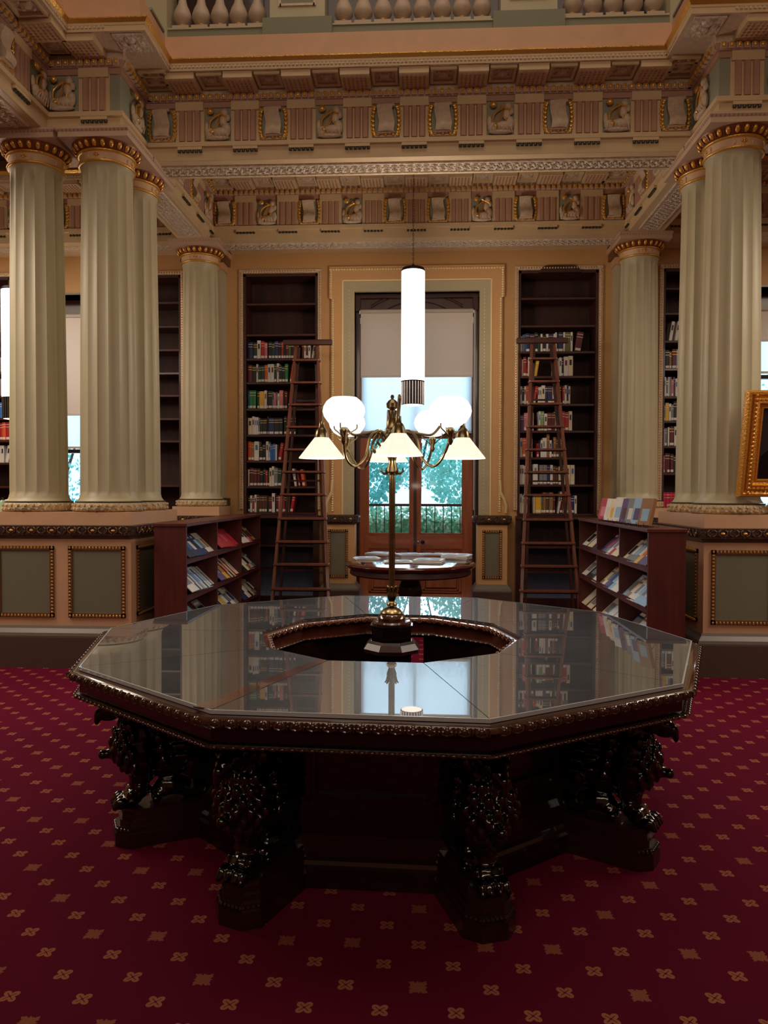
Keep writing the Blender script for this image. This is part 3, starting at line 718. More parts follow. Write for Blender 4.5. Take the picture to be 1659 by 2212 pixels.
# blinds
def blind(name, label, x0, x1, zb, zt, y, fab, roller=True, cord=False):
    t = thing(name, label, 'blind', ((x0+x1)/2, y, zt)); w = (x1-x0)/2
    m = MB(); m.box(-w, w, -.001, .001, zb-zt+.02, -.02); m.build('blind_fabric', fab, t)
    m = MB(); m.tube([(-w-.01, 0, -.02), (w+.01, 0, -.02)], .026 if roller else .012, 12); m.build('roller_tube', blindm, t, 50)
    m = MB(); m.box(-w, w, -.008, .008, zb-zt, zb-zt+.028); m.build('bottom_rail', mat('blind_rail', (205, 200, 192), .5), t)
    for s in (-1, 1): m = MB(); m.box(s*(w+.012)-.006, s*(w+.012)+.006, -.03, .03, -.06, .02); m.build('roller_bracket', chrome, t)
    if cord:
        m = MB(); m.tube([(w+.02, -.01, 0), (w+.02, -.01, -2.6)], .006, 6); m.tube([(w+.035, -.01, 0), (w+.035, -.01, -2.75)], .003, 6); m.build('blind_cord', whitecard, t)
    return t
yb = YW+.13
blind('roller_blind', 'opaque beige roller blind, half lowered in front of the alcove window', pX(779, yb), pX(1020, yb), pZ(815, yb), pZ(672, yb)+.02, yb, opaqueblind, True, True)
blind('screen_blind', 'pale translucent screen blind glowing behind the beige roller blind', pX(781, yb+.05), pX(1018, yb+.05), pZ(936, yb+.05), pZ(690, yb+.05), yb+.05, screen, False)

# side windows
def side_window(n, x0, x1, zb, zt, lab1, zo, zsb, mid):
    m = MB(); y = YD2
    for a, b in ((x0, x0+.06), (x1-.06, x1)): m.box(a, b, y-.03, y+.03, zb, zt)
    m.box(x0, x1, y-.03, y+.03, zb, zb+.06); m.box(x0, x1, y-.04, y+.04, mid-.025, mid+.025); m.box(x0, x1, y-.03, y+.03, zt-.35, zt)
    m.box(x0-.02, x0, YW-.02, YW+.5, zb, zt); m.box(x1, x1+.02, YW-.02, YW+.5, zb, zt); m.box(x0, x1, YW-.02, YW+.5, zt, zt+.02); m.box(x0, x1, YW-.03, YW+.5, zb-.03, zb)
    w = struct('window_%d' % n, m, darkjamb); g = MB(); g.box(x0, x1, y, y+.006, zb, zt); g.build('window_glass', pane_glass, w)
    blind('screen_blind', lab1.replace('opaque beige roller', 'pale translucent screen'), x0+.09, x1-.03 if n == 2 else x1-.09, mid+.03, pZ(690, yb+.05), yb+.05, screen, False)
    blind('roller_blind', lab1, x0+.08, x1-.02 if n == 2 else x1-.08, zo, pZ(672, yb), yb, opaqueblind)
    return w
side_window(2, WL[0], WL[1], .95, DO[2], 'opaque beige roller blind glimpsed between the two front columns on the left', pZ(898, yb, 160), 0, pZ(975, YD2, 160))
side_window(3, WR[0], WR[1], .95, DO[2], 'opaque beige roller blind at the right edge beyond the right columns', pZ(738, yb, 1650), 0, pZ(815, YD2, 1650))

# ------------------------------------------------------------------ bookcases
def bookcase(label, x0, x1, shelves, frame_trim=True, header=False, base=True):
    """shelves: px rows (y of the shelf top at depth YW+.05)"""
    YB = YW+.36; t = thing('bookcase', label, 'bookcase', ((x0+x1)/2, YW, 0), 0, None); c = (x0+x1)/2; w = (x1-x0)/2
    zs = [pZ(v, YW+.05) for v in shelves]
    m = MB(); m.box(-w, w, YB-YW, YB-YW+.03, 0, zc_top)
    m.build('back_panel', backing, t)
    for s in (-1, 1):
        m = MB(); m.box(s*w, s*(w-.035), .0, YB-YW, 0, zc_top); m.build('side_panel', mahog, t)
    m = MB(); m.box(-w, w, 0, YB-YW, zc_top-.035, zc_top); m.build('top_panel', mahogx, t)
    for z in zs:
        m = MB(); m.cbox(-w+.036, w-.036, .012, YB-YW-.001, z-.03, z, .004); m.build('shelf', mahogx, t)
    if header:
        m = MB(); pts = [(-w*.5, zc_top-.035), (-w*.42, zc_top+.03), (-w*.3, zc_top+.055), (w*.38, zc_top+.055), (w*.48, zc_top+.03), (w*.56, zc_top-.035)]
        m.loft([[(a, -.035, b) for a, b in pts], [(a, -.005, b) for a, b in pts]]); m.build('header_board', darkmahog, t)
    if base:
        m = MB(); zl = zs[-1]
        m.cbox(-w-.02, w+.02, -.12, .01, zl-.075, zl-.031, .006); m.build('counter_edge', mahogx, t)
        m = MB(); 
        for s in (-1, 1): m.box(s*(w+.02), s*(w-.05), -.10, .0, 0, zl-.076)
        m.box(-w+.051, w-.051, -.09, 0, 0, .16); m.build('lower_cupboard_frame', darkmahog, t)
        for z in (.5, .82):
            m = MB(); m.box(-w+.052, w-.052, .02, .3, z-.025, z); m.build('lower_shelf', mahogx, t)
    if frame_trim:
        m = MB()
        for a, b, cc, d in ((-w-.045, -w, zs[-1]+.04, zc_top+.045), (w, w+.045, zs[-1]+.04, zc_top+.045), (-w, w, zc_top, zc_top+.045)): m.box(a, b, -.03, -.001, cc, d, 0)
        n = int((zc_top-zs[-1])/.032)
        for i in range(n):
            z = zs[-1]+.05+i*.032
            for s in (-1, 1): m.ell((s*(w+.022), -.03, z), (.016, .012, .014), 1, 5, 3)
        for i in range(int(2*w/.034)): m.ell((-w+.02+i*.034, -.03, zc_top+.022), (.014, .012, .016), 1, 5, 3)
        m.build('carved_surround', [plaster, mat('pale_gilding', (214, 176, 122), .35, metal=.5)], t, 50)
    return t, zs
RL = [653, 720, 773, 824.5, 882, 938.6, 995, 1051, 1108]
RRt = [647, 706, 762, 814.5, 874, 931, 988, 1046, 1108]
tL, zL = bookcase('tall built-in bookcase with rows of labelled books, left of the glazed doors', BL[0], BL[1], RL)
tR, zR = bookcase('tall built-in bookcase with shaped header board, right of the glazed doors', BR[0], BR[1], RRt, header=True)
tS, zS = bookcase('empty tall bookcase seen beside the small column, left of the alcove', SL[0], SL[1], [647.5, 700, 751, 802, 851, 902, 951, 1048.5, 1108])
tS2, zS2 = bookcase('bookcase sliver at the far left edge behind the outer column', SL2[0], SL2[1], [652, 706, 748, 799, 852, 901, 950, 1000, 1052, 1108])
tT, zT = bookcase('bookcase seen between the small and big columns, right of the alcove', SR[0], SR[1], [629, 682, 741, 800, 859, 910.6, 964, 1021, 1104])

# ------------------------------------------------------------------ books
PAL = {'n': ('navy blue', (34, 44, 92)), 'g': ('dark green', (28, 62, 46)), 'G': ('bright green', (40, 130, 62)), 'w': ('white', (224, 220, 212)), 'r': ('red', (176, 36, 40)),
       'm': ('maroon', (96, 30, 34)), 'k': ('black', (24, 22, 26)), 'b': ('blue', (44, 110, 190)), 'o': ('orange', (222, 92, 44)), 'y': ('yellow', (226, 176, 40)), 'c': ('cream', (226, 212, 180)),
       'p': ('pink', (208, 120, 126)), 't': ('tan', (150, 108, 66)), 's': ('grey', (128, 130, 134)), 'l': ('olive green', (98, 104, 56)), 'e': ('pale green', (140, 164, 110)), 'f': ('brown', (92, 56, 36)), 'u': ('purple', (92, 70, 120)), 'a': ('magenta', (196, 30, 74)), 'q': ('light blue', (150, 186, 214))}
def bm_(k): return mat('book_cloth_'+PAL[k][0].replace(' ', '_'), PAL[k][1], .5, var=.08, vscale=12)
pagem = mat('page_block', (214, 204, 182), .8, stretch=(60, 1, 1), var=.1, vscale=8)
BOOKS = {}
def book_mesh(k, w, h, d):
    key = (k, round(w, 3), round(h, 2), round(d, 2))
    if key in BOOKS: return BOOKS[key]
    k, w, h, d = key; m = MB()
    b = min(.003, w*.15)
    m.box(-w/2, -w/2+b, 0, d, 0, h, 0); m.box(w/2-b, w/2, 0, d, 0, h, 0)
    m.loft([[(-w/2, .004, z), (-w/4, 0, z), (w/4, 0, z), (w/2, .004, z), (w/2, .008, z), (-w/2, .008, z)] for z in (0, h)], 0)
    m.box(-w/2+b, w/2-b, .008, d-.006, .004, h-.004, 1)
    mats = [bm_(k), pagem]
    if w > .022 and k not in 'wc':
        for z in (h*.72, h*.86): m.box(-w/2+.001, w/2-.001, -.0008, .003, z, z+.006, 2)
        mats.append(gold if random.random() < .5 else whitecard)
    elif w > .02: m.box(-w/4, w/4, -.0008, .003, h*.55, h*.82, 2); mats.append(bm_(random.choice('kmbns')))
    BOOKS[key] = m.build('book', mats, me_only=True); return BOOKS[key]
LABM = {}
def lab_mesh(w):
    w = round(w*.8, 3)
    if w not in LABM:
        m = MB(); m.box(-w/2, w/2, -.0018, .001, .012, .042); LABM[w] = m.build('spine_label', whitecard, me_only=True)
    return LABM[w]
nbooks = 0
def shelf_books(spec, x, z, y, scale, where, group, lab=True, hpx=150, x_end=None):
    """spec tokens 'c30' colour+width(crop px), optional h after colon, '_20' gap, '/' prefix leaning"""
    global nbooks; idx = 0
    for tok in spec.split():
        lean = 0
        if tok[0] == '/': lean = R(9); tok = tok[1:]
        if tok[0] == '\\': lean = -R(9); tok = tok[1:]
        k = tok[0]; q = tok[1:].split(':'); wpx = float(q[0]); hh = float(q[1]) if len(q) > 1 else hpx*random.uniform(.86, 1.0)
        w = wpx*scale; h = hh*scale
        if k == '_': x += w; continue
        if x_end is not None and x+w > x_end: break
        sh = random.choice([0, 0, .006, .012])
        o = link('book', book_mesh(k, w*.96, h, .17)); o.location = (x+w/2 + (abs(lean)*h*.5), y+sh, z+.0005+abs(math.sin(lean))*w/2); o.rotation_euler = (0, lean, 0)
        place = ('%s from the left on %s' % (ORD[idx], where)) if idx < len(ORD) else where
        tag(o, '%s %sbook, %s' % (PAL[k][0], 'leaning ' if lean else '', place), 'book', group)
        if lab and w > .014 and random.random() < .85: link('spine_label', lab_mesh(w), o)
        x += w + abs(math.sin(lean))*h*.75; idx += 1; nbooks += 1
    return x
s4 = 9.9/1640/3.813; s5 = 9.9/1640/3.607; s6 = 9.9/1640/3.568; sg = 9.9/1640/3.685
yb_ = YW+.06
LROWS = ['n40:140 k8 g30:135 w30:152 r32:148 p24:135 _8 k28:140 g24 n30:148 k22 _2 r20:142 k20 m22:118 l18 k24 g22 k20 _26 m18 w14:115 m20 w18:112 /w20:112',
         'm36:148 k34:142 w15:150 g26:140 g28 o26:148 w26:152 w28:152 g20:150 w20:158 k26 k24 G26:150 /o24:150',
         'b14:150 G26:152 G28:150 _8 g18:145 y44:148 w20:152 k12 k34:148 s14 p16 u14 c14:125 p32:150 k12 m20',
         'c34:140 w18:150 w18 w16 s14:135 g20:130 k40:135 k12 n44:140 k44:142 k30:140 _10 k24:150 _16 k60:150',
         'o26:155 t26:150 w40:155 k30:120 k24 _4 w22:158 q14:140 b22:135 b20:138 w12:135 /r24:145',
         'c12:140 m34:150 m28:148 m26:145 k26 k20:145 r18:135 k14 c20:150 w20:165 s30:150 g32:148 _8 t18:120 _72 \\w18:145 \\r14:130 \\o24:140',
         'k16:130 w18:142 _4 r16:130 w16 f22:142 f24 f22:140 f20:142 k14 m26 w26:155 k12 m16 p22:140 w14 r18:145 k16 c16 /r24:140']
for i, sp in enumerate(LROWS):
    shelf_books(sp, BL[0]+.045, zL[i+2], yb_, s4, 'the %s filled shelf of left bookcase' % ORD[i], 'books in the left bookcase')
RROWS = ['w12:120 s14:130 b14:140 n30:142 n36:140 k26 g20:128 w14:138 k28:128 w16:136 n40:140 w14:140 w10:148 k14 n36:150 w12:150 l42:148 w16:152 /m50:152',
         'r10:150 w10 r24:150 r14 w12:150 y12:148 w10 /y22:140 _120 w14:60 _30 w18:145 k16 w34:152 c36:155',
         'w14:135 k16 w14:138 r40:142 /r20:140 _14 w14:130 w14 c26:145 n20:140 n36:140 w14 m24:120 w10 k20 _8 r16 w16:145 k14 w14:140',
         'u30:120 p20:140 w22:140 w16 c14 _40 w14:150 e28:148 w22:130 m34:140 m26:135 w14:148 k16 _16 r30:150 r28:145 c26:148',
         'c22:150 o20:150 o20:148 c20:150 c14:145 _34 r14:110 k14 w16 w18:150 w12:150 t22:178 w16:130 k14 t20:155 f28 t18',
         'w16:150 w16:148 c22:145 w30:145 _18 w36:155 k10 s30:148 s30:150 n24:150 w20:152 f22:145 f22 c20:140 f24 c46:148 c32:150',
         'w20:150 w24:138 w26:132 _38 c12 y46:150 l14 t20:160 f26:162 t30:160 m16 /w16:168 m20:130 o26:165 _8 s26:135 n30:130 w18:140']
for i, sp in enumerate(RROWS):
    shelf_books(sp, BR[0]+.042, zR[i+2], yb_, s5, 'the %s filled shelf of right bookcase' % ORD[i], 'books in the right bookcase')
TROWS = [(2, '_22 /w24:150 /w24:150 /q30:152 /w22:150'), (3, 'w10:140 k30:140 t18 m34:150 q22:150 s12 r46:142 w14'), (4, 'w18:145 s16:130 w12:150 s12 p14:130 u14 w16:135 r12:150 w18:125 c16 w16'),
         (5, 's14:120 y26:138 w18 s18:125 k28:150 w12 \\w22:160'), (6, 'w14:130 s20:135 w12 m36:145 w22:150 \\w22:148'), (7, 'p16:130 m18:145 m22 m24:140 k20 m20:130 \\m20:155'), (8, 'a28:150 a26:150 a24:148 a28:150 a26:148 a26')]
for i, sp in TROWS:
    shelf_books(sp, SR[0]+.04, zT[i], yb_, s6, '%s shelf of the right side bookcase' % ORD[i], 'books in the right side bookcase', lab=(i < 8))
xe = SL2[1]-.04
for i, sp, wd in ((3, 'w20:120 p14:130 o34:150', 90), (4, 'w30:140 s12:145 w32:148', 90), (5, 'b30:130 q14 b22:138 w14:130 k18', 110), (6, 'r20:140 o30:145 r34:145', 100), (7, 'w24:140 w28:140 /w28:140', 120)):
    shelf_books(sp, xe-wd*sg, zS2[i], yb_, sg, '%s shelf of the far left bookcase' % ORD[i], 'books in the far left bookcase')

# ------------------------------------------------------------------ library ladders
def ladder(label, fl, fr, tl, tr, bl, br, rowpx, bar, Yf=8.50, Yt=9.35, Yb=9.42):
    """front frame feet px fl,fr (at floor Yf) ; top px tl,tr (y 742 at Yt)"""
    zt = pZ(742, Yt); t = thing('library_ladder', label, 'ladder', (0, 0, 0), 0, 'library ladders')
    A = Vector((pX(fl, Yf, 1290), Yf, .0)); B = Vector((pX(fr, Yf, 1290), Yf, .0)); C = Vector((pX(tl, Yt, 745), Yt, zt)); D = Vector((pX(tr, Yt, 745), Yt, zt))
    for p, q in ((A, C), (B, D)):
        m = MB(); m.bar(p, q, .028, .075, up=(1, 0, 0)) if False else m.bar(p, q, .03, .07, up=(0, -1, .3)); m.build('front_rail', ladderw, t)
    off = .04
    bl_ = Vector((pX(bl, Yb, 1290), Yb, 0)); br_ = Vector((pX(br, Yb, 1290), Yb, 0)); C2 = C+Vector((.03, .03, -.03)); D2 = D+Vector((-.03, .03, -.03))
    for p, q in ((bl_, C2), (br_, D2)):
        m = MB(); m.bar(p, q, .028, .05, up=(0, -1, .3)); m.build('rear_rail', mahog, t)
    for y in rowpx:
        # find param on the front frame with projected y
        best = min(range(0, 401), key=lambda k: abs(pZ(y, (A.lerp(C, k/400)).y, 660)-A.lerp(C, k/400).z)); u = best/400
        p, q = A.lerp(C, u), B.lerp(D, u)
        m = MB(); m.cbox(p.x-.02, q.x+.02, p.y-.05, p.y+.07, p.z-.012, p.z+.012, .003)
        m.tube([(p.x-.03, p.y-.02, p.z-.02), (q.x+.03, p.y-.02, p.z-.02)], .006, 6, 1); tr = m.build('tread', [ladderw, ironm], t)
        for s, e in ((1, p), (-1, q)):
            m = MB(); m.lathe([(.007, 0), (.005, .006)], (0, 0, 0), 8, 0, M=Matrix.Translation((e.x-s*.012, e.y-.048, e.z)) @ Matrix.Rotation(R(90), 4, 'X')); m.build('bolt_head', chrome, tr)
    for u in (.18, .5, .8):
        p, q = bl_.lerp(C2, u), br_.lerp(D2, u); m = MB(); m.bar(p, q, .03, .02); m.build('rear_brace', mahog, t)
    m = MB(); xa, xb = pX(bar[0], Yt-.06, 738), pX(bar[1], Yt-.06, 738); z = pZ(738, Yt-.06); m.cbox(xa, xb, Yt-.08, Yt-.04, z-.035, z+.035, .01); m.build('top_handrail', mahogx, t)
    return t
rows = [779, 826.5, 875, 923, 971, 1020, 1068.5, 1120, 1170, 1220, 1273]
ladder('folding wooden library ladder in front of the left bookcase', 583, 713, 640, 686, 603, 704, rows, (612, 718))
ladder('folding wooden library ladder in front of the right bookcase', 1124, 1256, 1149, 1196, 1134, 1240, rows, (1115, 1227))

# ------------------------------------------------------------------ magazine racks
def mag_mat(kind, i): return bm_(kind)
def rack(label, X0, Y0, L, face, zt, rowsz, depth=.28):
    """rack runs along +Y; face=+1 shelves open toward +X"""
    t = thing('magazine_rack', label, 'magazine rack', (X0, Y0, 0), 0, 'magazine racks'); s = face; W_ = depth
    # local x: 0 = open face, -s*W = back
    m = MB(); m.box(-s*W_, 0, 0, .03, 0, zt-.03); m.build('end_panel', rackw, t)
    m = MB(); m.box(-s*W_, 0, L-.03, L, 0, zt-.03); m.build('end_panel', rackw, t)
    m = MB(); m.cbox(-s*(W_+.01), s*.012, -.01, L+.01, zt-.03, zt, .005); m.build('top_board', rackw, t)
    m = MB(); m.box(-s*W_, -s*(W_-.02), .03, L-.03, 0, zt-.03); m.build('back_board', rackw, t)
    for k in (1, 2):
        m = MB(); m.box(-s*(W_-.021), 0, L*k/3-.012, L*k/3+.012, 0, zt-.031); m.build('divider', rackw, t)
    m = MB(); m.box(-s*(W_-.02), -s*.02, .03, L-.03, 0, .07); m.build('kick_board', rackw, t)
    bays = [(.031, L/3-.013), (L/3+.013, 2*L/3-.013), (2*L/3+.013, L-.031)]
    for z in rowsz:
        for a, b in bays:
            m = MB(); pr = [(-s*(W_-.022), z+.235), (-s*(W_-.022), z+.22), (-s*.01, z-.02), (0, z-.02), (0, z+.035), (-s*.008, z+.035), (-s*.008, z-.005)]
            m.loft([[(x, a, zz) for x, zz in pr], [(x, b, zz) for x, zz in pr]]); m.build('sloping_shelf', rackw, t)
    return t, bays
MAGM = {}
def mag_mesh(k, k2, w, h, th):
    key = (k, k2, w, h, th)
    if key not in MAGM:
        m = MB(); m.box(0, th, 0, w, 0, h, 0); m.box(th*.1, th*.9, .002, w+.0005, .0005, h+.0005, 1)
        m.box(th-.0002, th+.0006, w*.12, w*.88, h*.3, h*.72, 2); m.box(th-.0002, th+.0006, w*.12, w*.75, h*.8, h*.9, 1)
        MAGM[key] = m.build('magazine', [bm_(k), pagem, bm_(k2)], me_only=True)
    return MAGM[key]
def mags(spec, X0, Y0, s, z, a, b, where, group, w=.21, h=.285):
    """fill a bay with overlapping magazines leaning back; spec string of (colour accent) pairs"""
    items = spec.split(); n = len(items); run_ = (b-a)-w-.01; th = .006
    lean = math.atan2(W_SHELF-.03, .24)     # from vertical
    for i, it in enumerate(items):
        k, k2 = it[0], it[1]; hh = round(h*random.choice([.92, 1, 1, 1.04]), 3)
        y = a+.004+(run_*i/max(1, n-1) if n > 1 else 0)
        o = link('magazine', mag_mesh(k, k2, w, hh, th))
        # local x = cover normal, y along the rack, z up the page
        off = .002+(n-1-i)*.0068*1.0
        ang = -lean
        ca, sa = math.cos(lean), math.sin(lean)
        nx = Vector((ca, 0, sa)); up = Vector((-sa, 0, ca))
        if s < 0: nx.x *= -1; up.x *= -1
        p = Vector((X0-s*.012, Y0+y, z+.003))+nx*off
        yv = Vector((0, 1, 0))
        if s > 0: o.matrix_world = Matrix((( nx.x, yv.x, up.x, p.x), (nx.y, yv.y, up.y, p.y), (nx.z, yv.z, up.z, p.z), (0, 0, 0, 1)))
        else:
            yv = Vector((0, -1, 0)); p = p+Vector((0, w, 0))
            o.matrix_world = Matrix(((nx.x, yv.x, up.x, p.x), (nx.y, yv.y, up.y, p.y), (nx.z, yv.z, up.z, p.z), (0, 0, 0, 1)))
        c = PAL[k][0]
        tag(o, '%s magazine with %s block, %s in %s' % (c, PAL[k2][0], ORD[i], where), 'magazine', group)
W_SHELF = .28
XLR, YLR, LLR = pX(402, 6.42, 1200), 6.42, 2.98
zr = [.60, .27]
rL, baysL = rack('red-brown magazine rack along the left side of the alcove', XLR, YLR, LLR, 1, 1.235, [.90, .575, .25])
rowsL = [['kn nb nw nk nq ws wt', 'ra ra rm ra rp ra ra rm ra ra', 'wk wk pk rk yk nk'], ['ws kw ws sq qb wb kq wb qk wb sk ws', 'us yk yr mk cr ko cw rt cw ws', 'kw cw tw wk sw gk'], ['wq qk sk', 'wb wn qy nw ws sn', 'nk wk cw kw cw tw sk kw']]
for r, z in enumerate([.90, .575, .25]):
    for c in range(3):
        mags(rowsL[r][c], XLR, YLR, 1, z, baysL[c][0], baysL[c][1], '%s bay, %s row, of left rack' % (('nearest', 'middle', 'farthest')[c], ('top', 'middle', 'bottom')[r]), 'magazines in the left rack', h=.27)
XRR, YRR = pX(1400, 5.83, 1250), 5.83; LRR = 2.56
rR, baysR = rack('red-brown magazine rack along the right side of the alcove with books displayed on top', XRR, YRR, LRR, -1, 1.235, [.92, .605, .29])
rowsR = [['uy yo sw sq sw ck', 'cp rw ws su ua nu', 'kw cw wk'], ['qw qs wq ws tc qs', 'wq qw nq un cs tc', 'ws ks ws'], ['wr ws tw ns', 'wq tw qw cs', 'ck cs cw']]
for r, z in enumerate([.92, .605, .29]):
    for c in range(3):
        mags(rowsR[r][c], XRR, YRR, -1, z, baysR[c][0], baysR[c][1], '%s bay, %s row, of right rack' % (('nearest', 'middle', 'farthest')[c], ('top', 'middle', 'bottom')[r]), 'magazines in the right rack', h=.27)
# books displayed on the right rack
disp = ['rp', 'wc', 'cy', 'wq', 'um', 'sw', 'qu', 'tq']
for i, it in enumerate(disp):
    Y = 7.40-i*.195; h = (.205, .205, .20, .215, .21, .21, .215, .215)[i]; w = .145
    wd = (.03, .02, .03, .04, .025, .03, .035, .03)[i]
    t = thing('display_book', '%s book on wire stand, %s from far end, atop the right rack' % (PAL[it[0]][0], ORD[i]), 'book', (XRR+.035, Y, 1.2365), R(200), 'books displayed on top of the right rack')
    M = Matrix.Rotation(R(-14), 4, 'Y') @ Matrix.Translation((0, 0, .012))
    m = MB(); m.box(0, wd, -w/2, w/2, 0, h, 0, M); m.build('cover', bm_(it[0]), t)
    m = MB(); m.box(.002, wd-.002, -w/2-.001, w/2-.003, .002, h+.001, 0, M); m.build('pages', pagem, t)
    m = MB(); m.box(wd-.001, wd+.001, -w*.3, w*.32, h*.15, h*.6, 0, M); m.build('cover_picture', bm_(it[1]), t)
    m = MB()
    for s in (-1, 1): m.tube([(wd+.012, s*.035, .035), (wd+.010, s*.035, .004), (-.10, s*.035, .003), (-.035, s*.035, .10)], .0022, 5, 0)
    m.build('wire_stand', ironm, t)

# ------------------------------------------------------------------ octagonal-ring display table (ten sided)
TC = Vector((-.165, 3.745)); A0 = R(-111); HT = .80
def deca(r, z, rot=A0): return [(TC.x*0+r*math.cos(rot+i*2*PI/10), r*math.sin(rot+i*2*PI/10), z) for i in range(10)]
tb = thing('display_table', 'large ten-sided black carved ring table with glass top on burgundy carpet', 'table', (TC.x, TC.y, 0))
RO, RI = 1.443, .645
leather = mat('tabletop_slate_leather', (74, 76, 80), .35, var=.22, vscale=5, spec=.6)
def tabletop_mat():
    m = mat('tabletop_under_glass', (58, 66, 76), .5, var=.3, vscale=4, bump=.03, bscale=8); b = m.node_tree.nodes['Principled BSDF']
    b.inputs['Coat Weight'].default_value = 1; b.inputs['Coat Roughness'].default_value = .012; b.inputs['Coat IOR'].default_value = 3.8; return m
ttop = tabletop_mat()
for i in range(10):
    a, b = i, (i+1) % 10; o, n_ = deca(RO, 0), deca(RI, 0); q = .004
    P = [Vector(o[a]), Vector(o[b]), Vector(n_[b]), Vector(n_[a])]; c = sum(P, Vector())/4
    P = [p+(c-p).normalized()*.0025 for p in P]
    m = MB(); m.prism([(p.x, p.y) for p in P], HT-.012, HT, 0); m.build('glass_top_section', ttop, tb)
stripm = wood('table_rail_wood', (104, 76, 74), .3, .3)
stripm.node_tree.nodes['Principled BSDF'].inputs['Coat Weight'].default_value = 1; stripm.node_tree.nodes['Principled BSDF'].inputs['Coat Roughness'].default_value = .02; stripm.node_tree.nodes['Principled BSDF'].inputs['Coat IOR'].default_value = 2.0
m = MB()
o, n_ = deca(RO, HT-.006), deca(RI, HT-.006); p, q = Vector(o[0])*.995, Vector(n_[0])*1.01; t_ = (q-p).normalized(); s_ = Vector((-t_.y, t_.x, 0))
m.prism([((p+s_*.075).x, (p+s_*.075).y), ((p-s_*.0).x, (p-s_*.0).y), ((q-s_*.0).x, (q-s_*.0).y), ((q+s_*.045).x, (q+s_*.045).y)], HT-.004, HT+.0015); m.build('wood_joint_strip', stripm, tb)
pd_ = lambda r: [(x, y) for x, y, z in deca(r, 0)]
# bright glass edge
m = MB(); m.sweep(pd_(RO), [(0, HT-.012), (.003, HT-.012), (.003, HT+.001), (-.003, HT+.001)], closed=True, side=1); m.build('glass_edge', mat('glass_edge', (190, 195, 200), .15, spec=1), tb)
# outer edge moulding
m = MB(); EP = [(-.02, HT-0.0130), (.012, HT-0.0146), (.03, HT-0.0175), (.042, HT-0.0244), (.045, HT-0.0337), (.03, HT-0.0418), (.018, HT-0.0453), (.01, HT-0.0494)]
m.sweep(pd_(RO), EP, closed=True); 
def along(r, off, pitch, fn, m):
    P = deca(r, 0)
    for i in range(10):
        a, b = Vector(P[i]), Vector(P[(i+1) % 10]); L = (b-a).length; t = (b-a)/L; nn = Vector((t.y, -t.x, 0)); k = int(L/pitch)
        ang = math.atan2(t.y, t.x)
        for q in range(k):
            c = a+t*(q+.5)*L/k+nn*off; fn(m, Matrix.Translation(c) @ Matrix.Rotation(ang, 4, 'Z'))
def eggm(m, M):
    m.ell((0, 0, HT-0.0302), (.0135, .013, .0135), 0, 10, 7, M)
    for s in (-1, 1): m.tube([(s*.018, -.002, HT-0.0186), (s*.020, -.006, HT-0.0291), (s*.016, -.006, HT-0.0395), (0, -.004, HT-0.0442)], .0045, 5, 0, M)
    m.box(.0235, .0265, -.012, .0, HT-0.0418, HT-0.0198, 0, M)
along(RO, .037, .051, eggm, m); m.build('egg_edge_moulding', mat('carved_table_edge', (70, 42, 32), .16, coat=.7, var=.2, vscale=20), tb, 50)
m = MB(); m.sweep(pd_(RO), [(.012, HT-0.0465), (.004, HT-0.0523), (.0, HT-0.0639), (0, HT-0.1016), (.012, HT-0.1056), (.012, HT-0.1091)], closed=True); m.build('apron', ebony, tb)
m = MB(); m.sweep(pd_(RO), [(.0, HT-0.1074), (.02, HT-0.1091), (.024, HT-0.1149), (.016, HT-0.1219), (-.02, HT-0.1277), (-.06, HT-0.1306)], closed=True)
def cord(m, M): m.ell((0, 0, HT-0.1138), (.014, .008, .007), 0, 6, 4, M @ Matrix.Rotation(R(0), 4, 'Y'))
along(RO, .022, .031, cord, m); m.build('cord_moulding', mat('cord_wood', (64, 36, 28), .18, coat=.8), tb, 50)
m = MB(); m.sweep(pd_(RO), [(-.02, HT-0.1248), (-(RO-RI)+.02, HT-0.1248)], closed=True); m.sweep(pd_(RO), [(-.01, HT-0.0233), (-.01, HT-0.1219), (-.02, HT-0.1248)], closed=True); m.build('underside', ebony, tb)
# inner edge
m = MB(); m.sweep(pd_(RI), [(.02, HT-0.0130), (-.012, HT-0.0146), (-.03, HT-0.0186), (-.04, HT-0.0268), (-.036, HT-0.0360), (-.012, HT-0.0418), (-.006, HT-0.0465)], closed=True)
def egg2(m, M):
    m.ell((0, 0, HT-0.0268), (.013, .010, .015), 0, 8, 5, M)
    for s in (-1, 1): m.tube([(s*.017, .002, HT-0.0163), (s*.019, .005, HT-0.0262), (0, .005, HT-0.0384)], .004, 5, 0, M)
along(RI, -.034, .05, egg2, m); m.build('inner_egg_moulding', mat('carved_inner_edge', (96, 52, 36), .22, coat=.7, var=.2, vscale=20), tb, 50)
m = MB(); m.sweep(pd_(RI), [(-.006, HT-0.0442), (-.002, HT-0.1016), (-.02, HT-0.1045), (-.024, HT-0.1114), (0, HT-0.1161), (.04, HT-0.1161)], closed=True)
def cord2(m, M): m.ell((0, 0, HT-0.1080), (.014, .007, .006), 0, 6, 4, M)
along(RI, -.022, .031, cord2, m); m.build('inner_apron', wood('inner_apron_wood', (84, 40, 26), .28, .5, 0), tb)
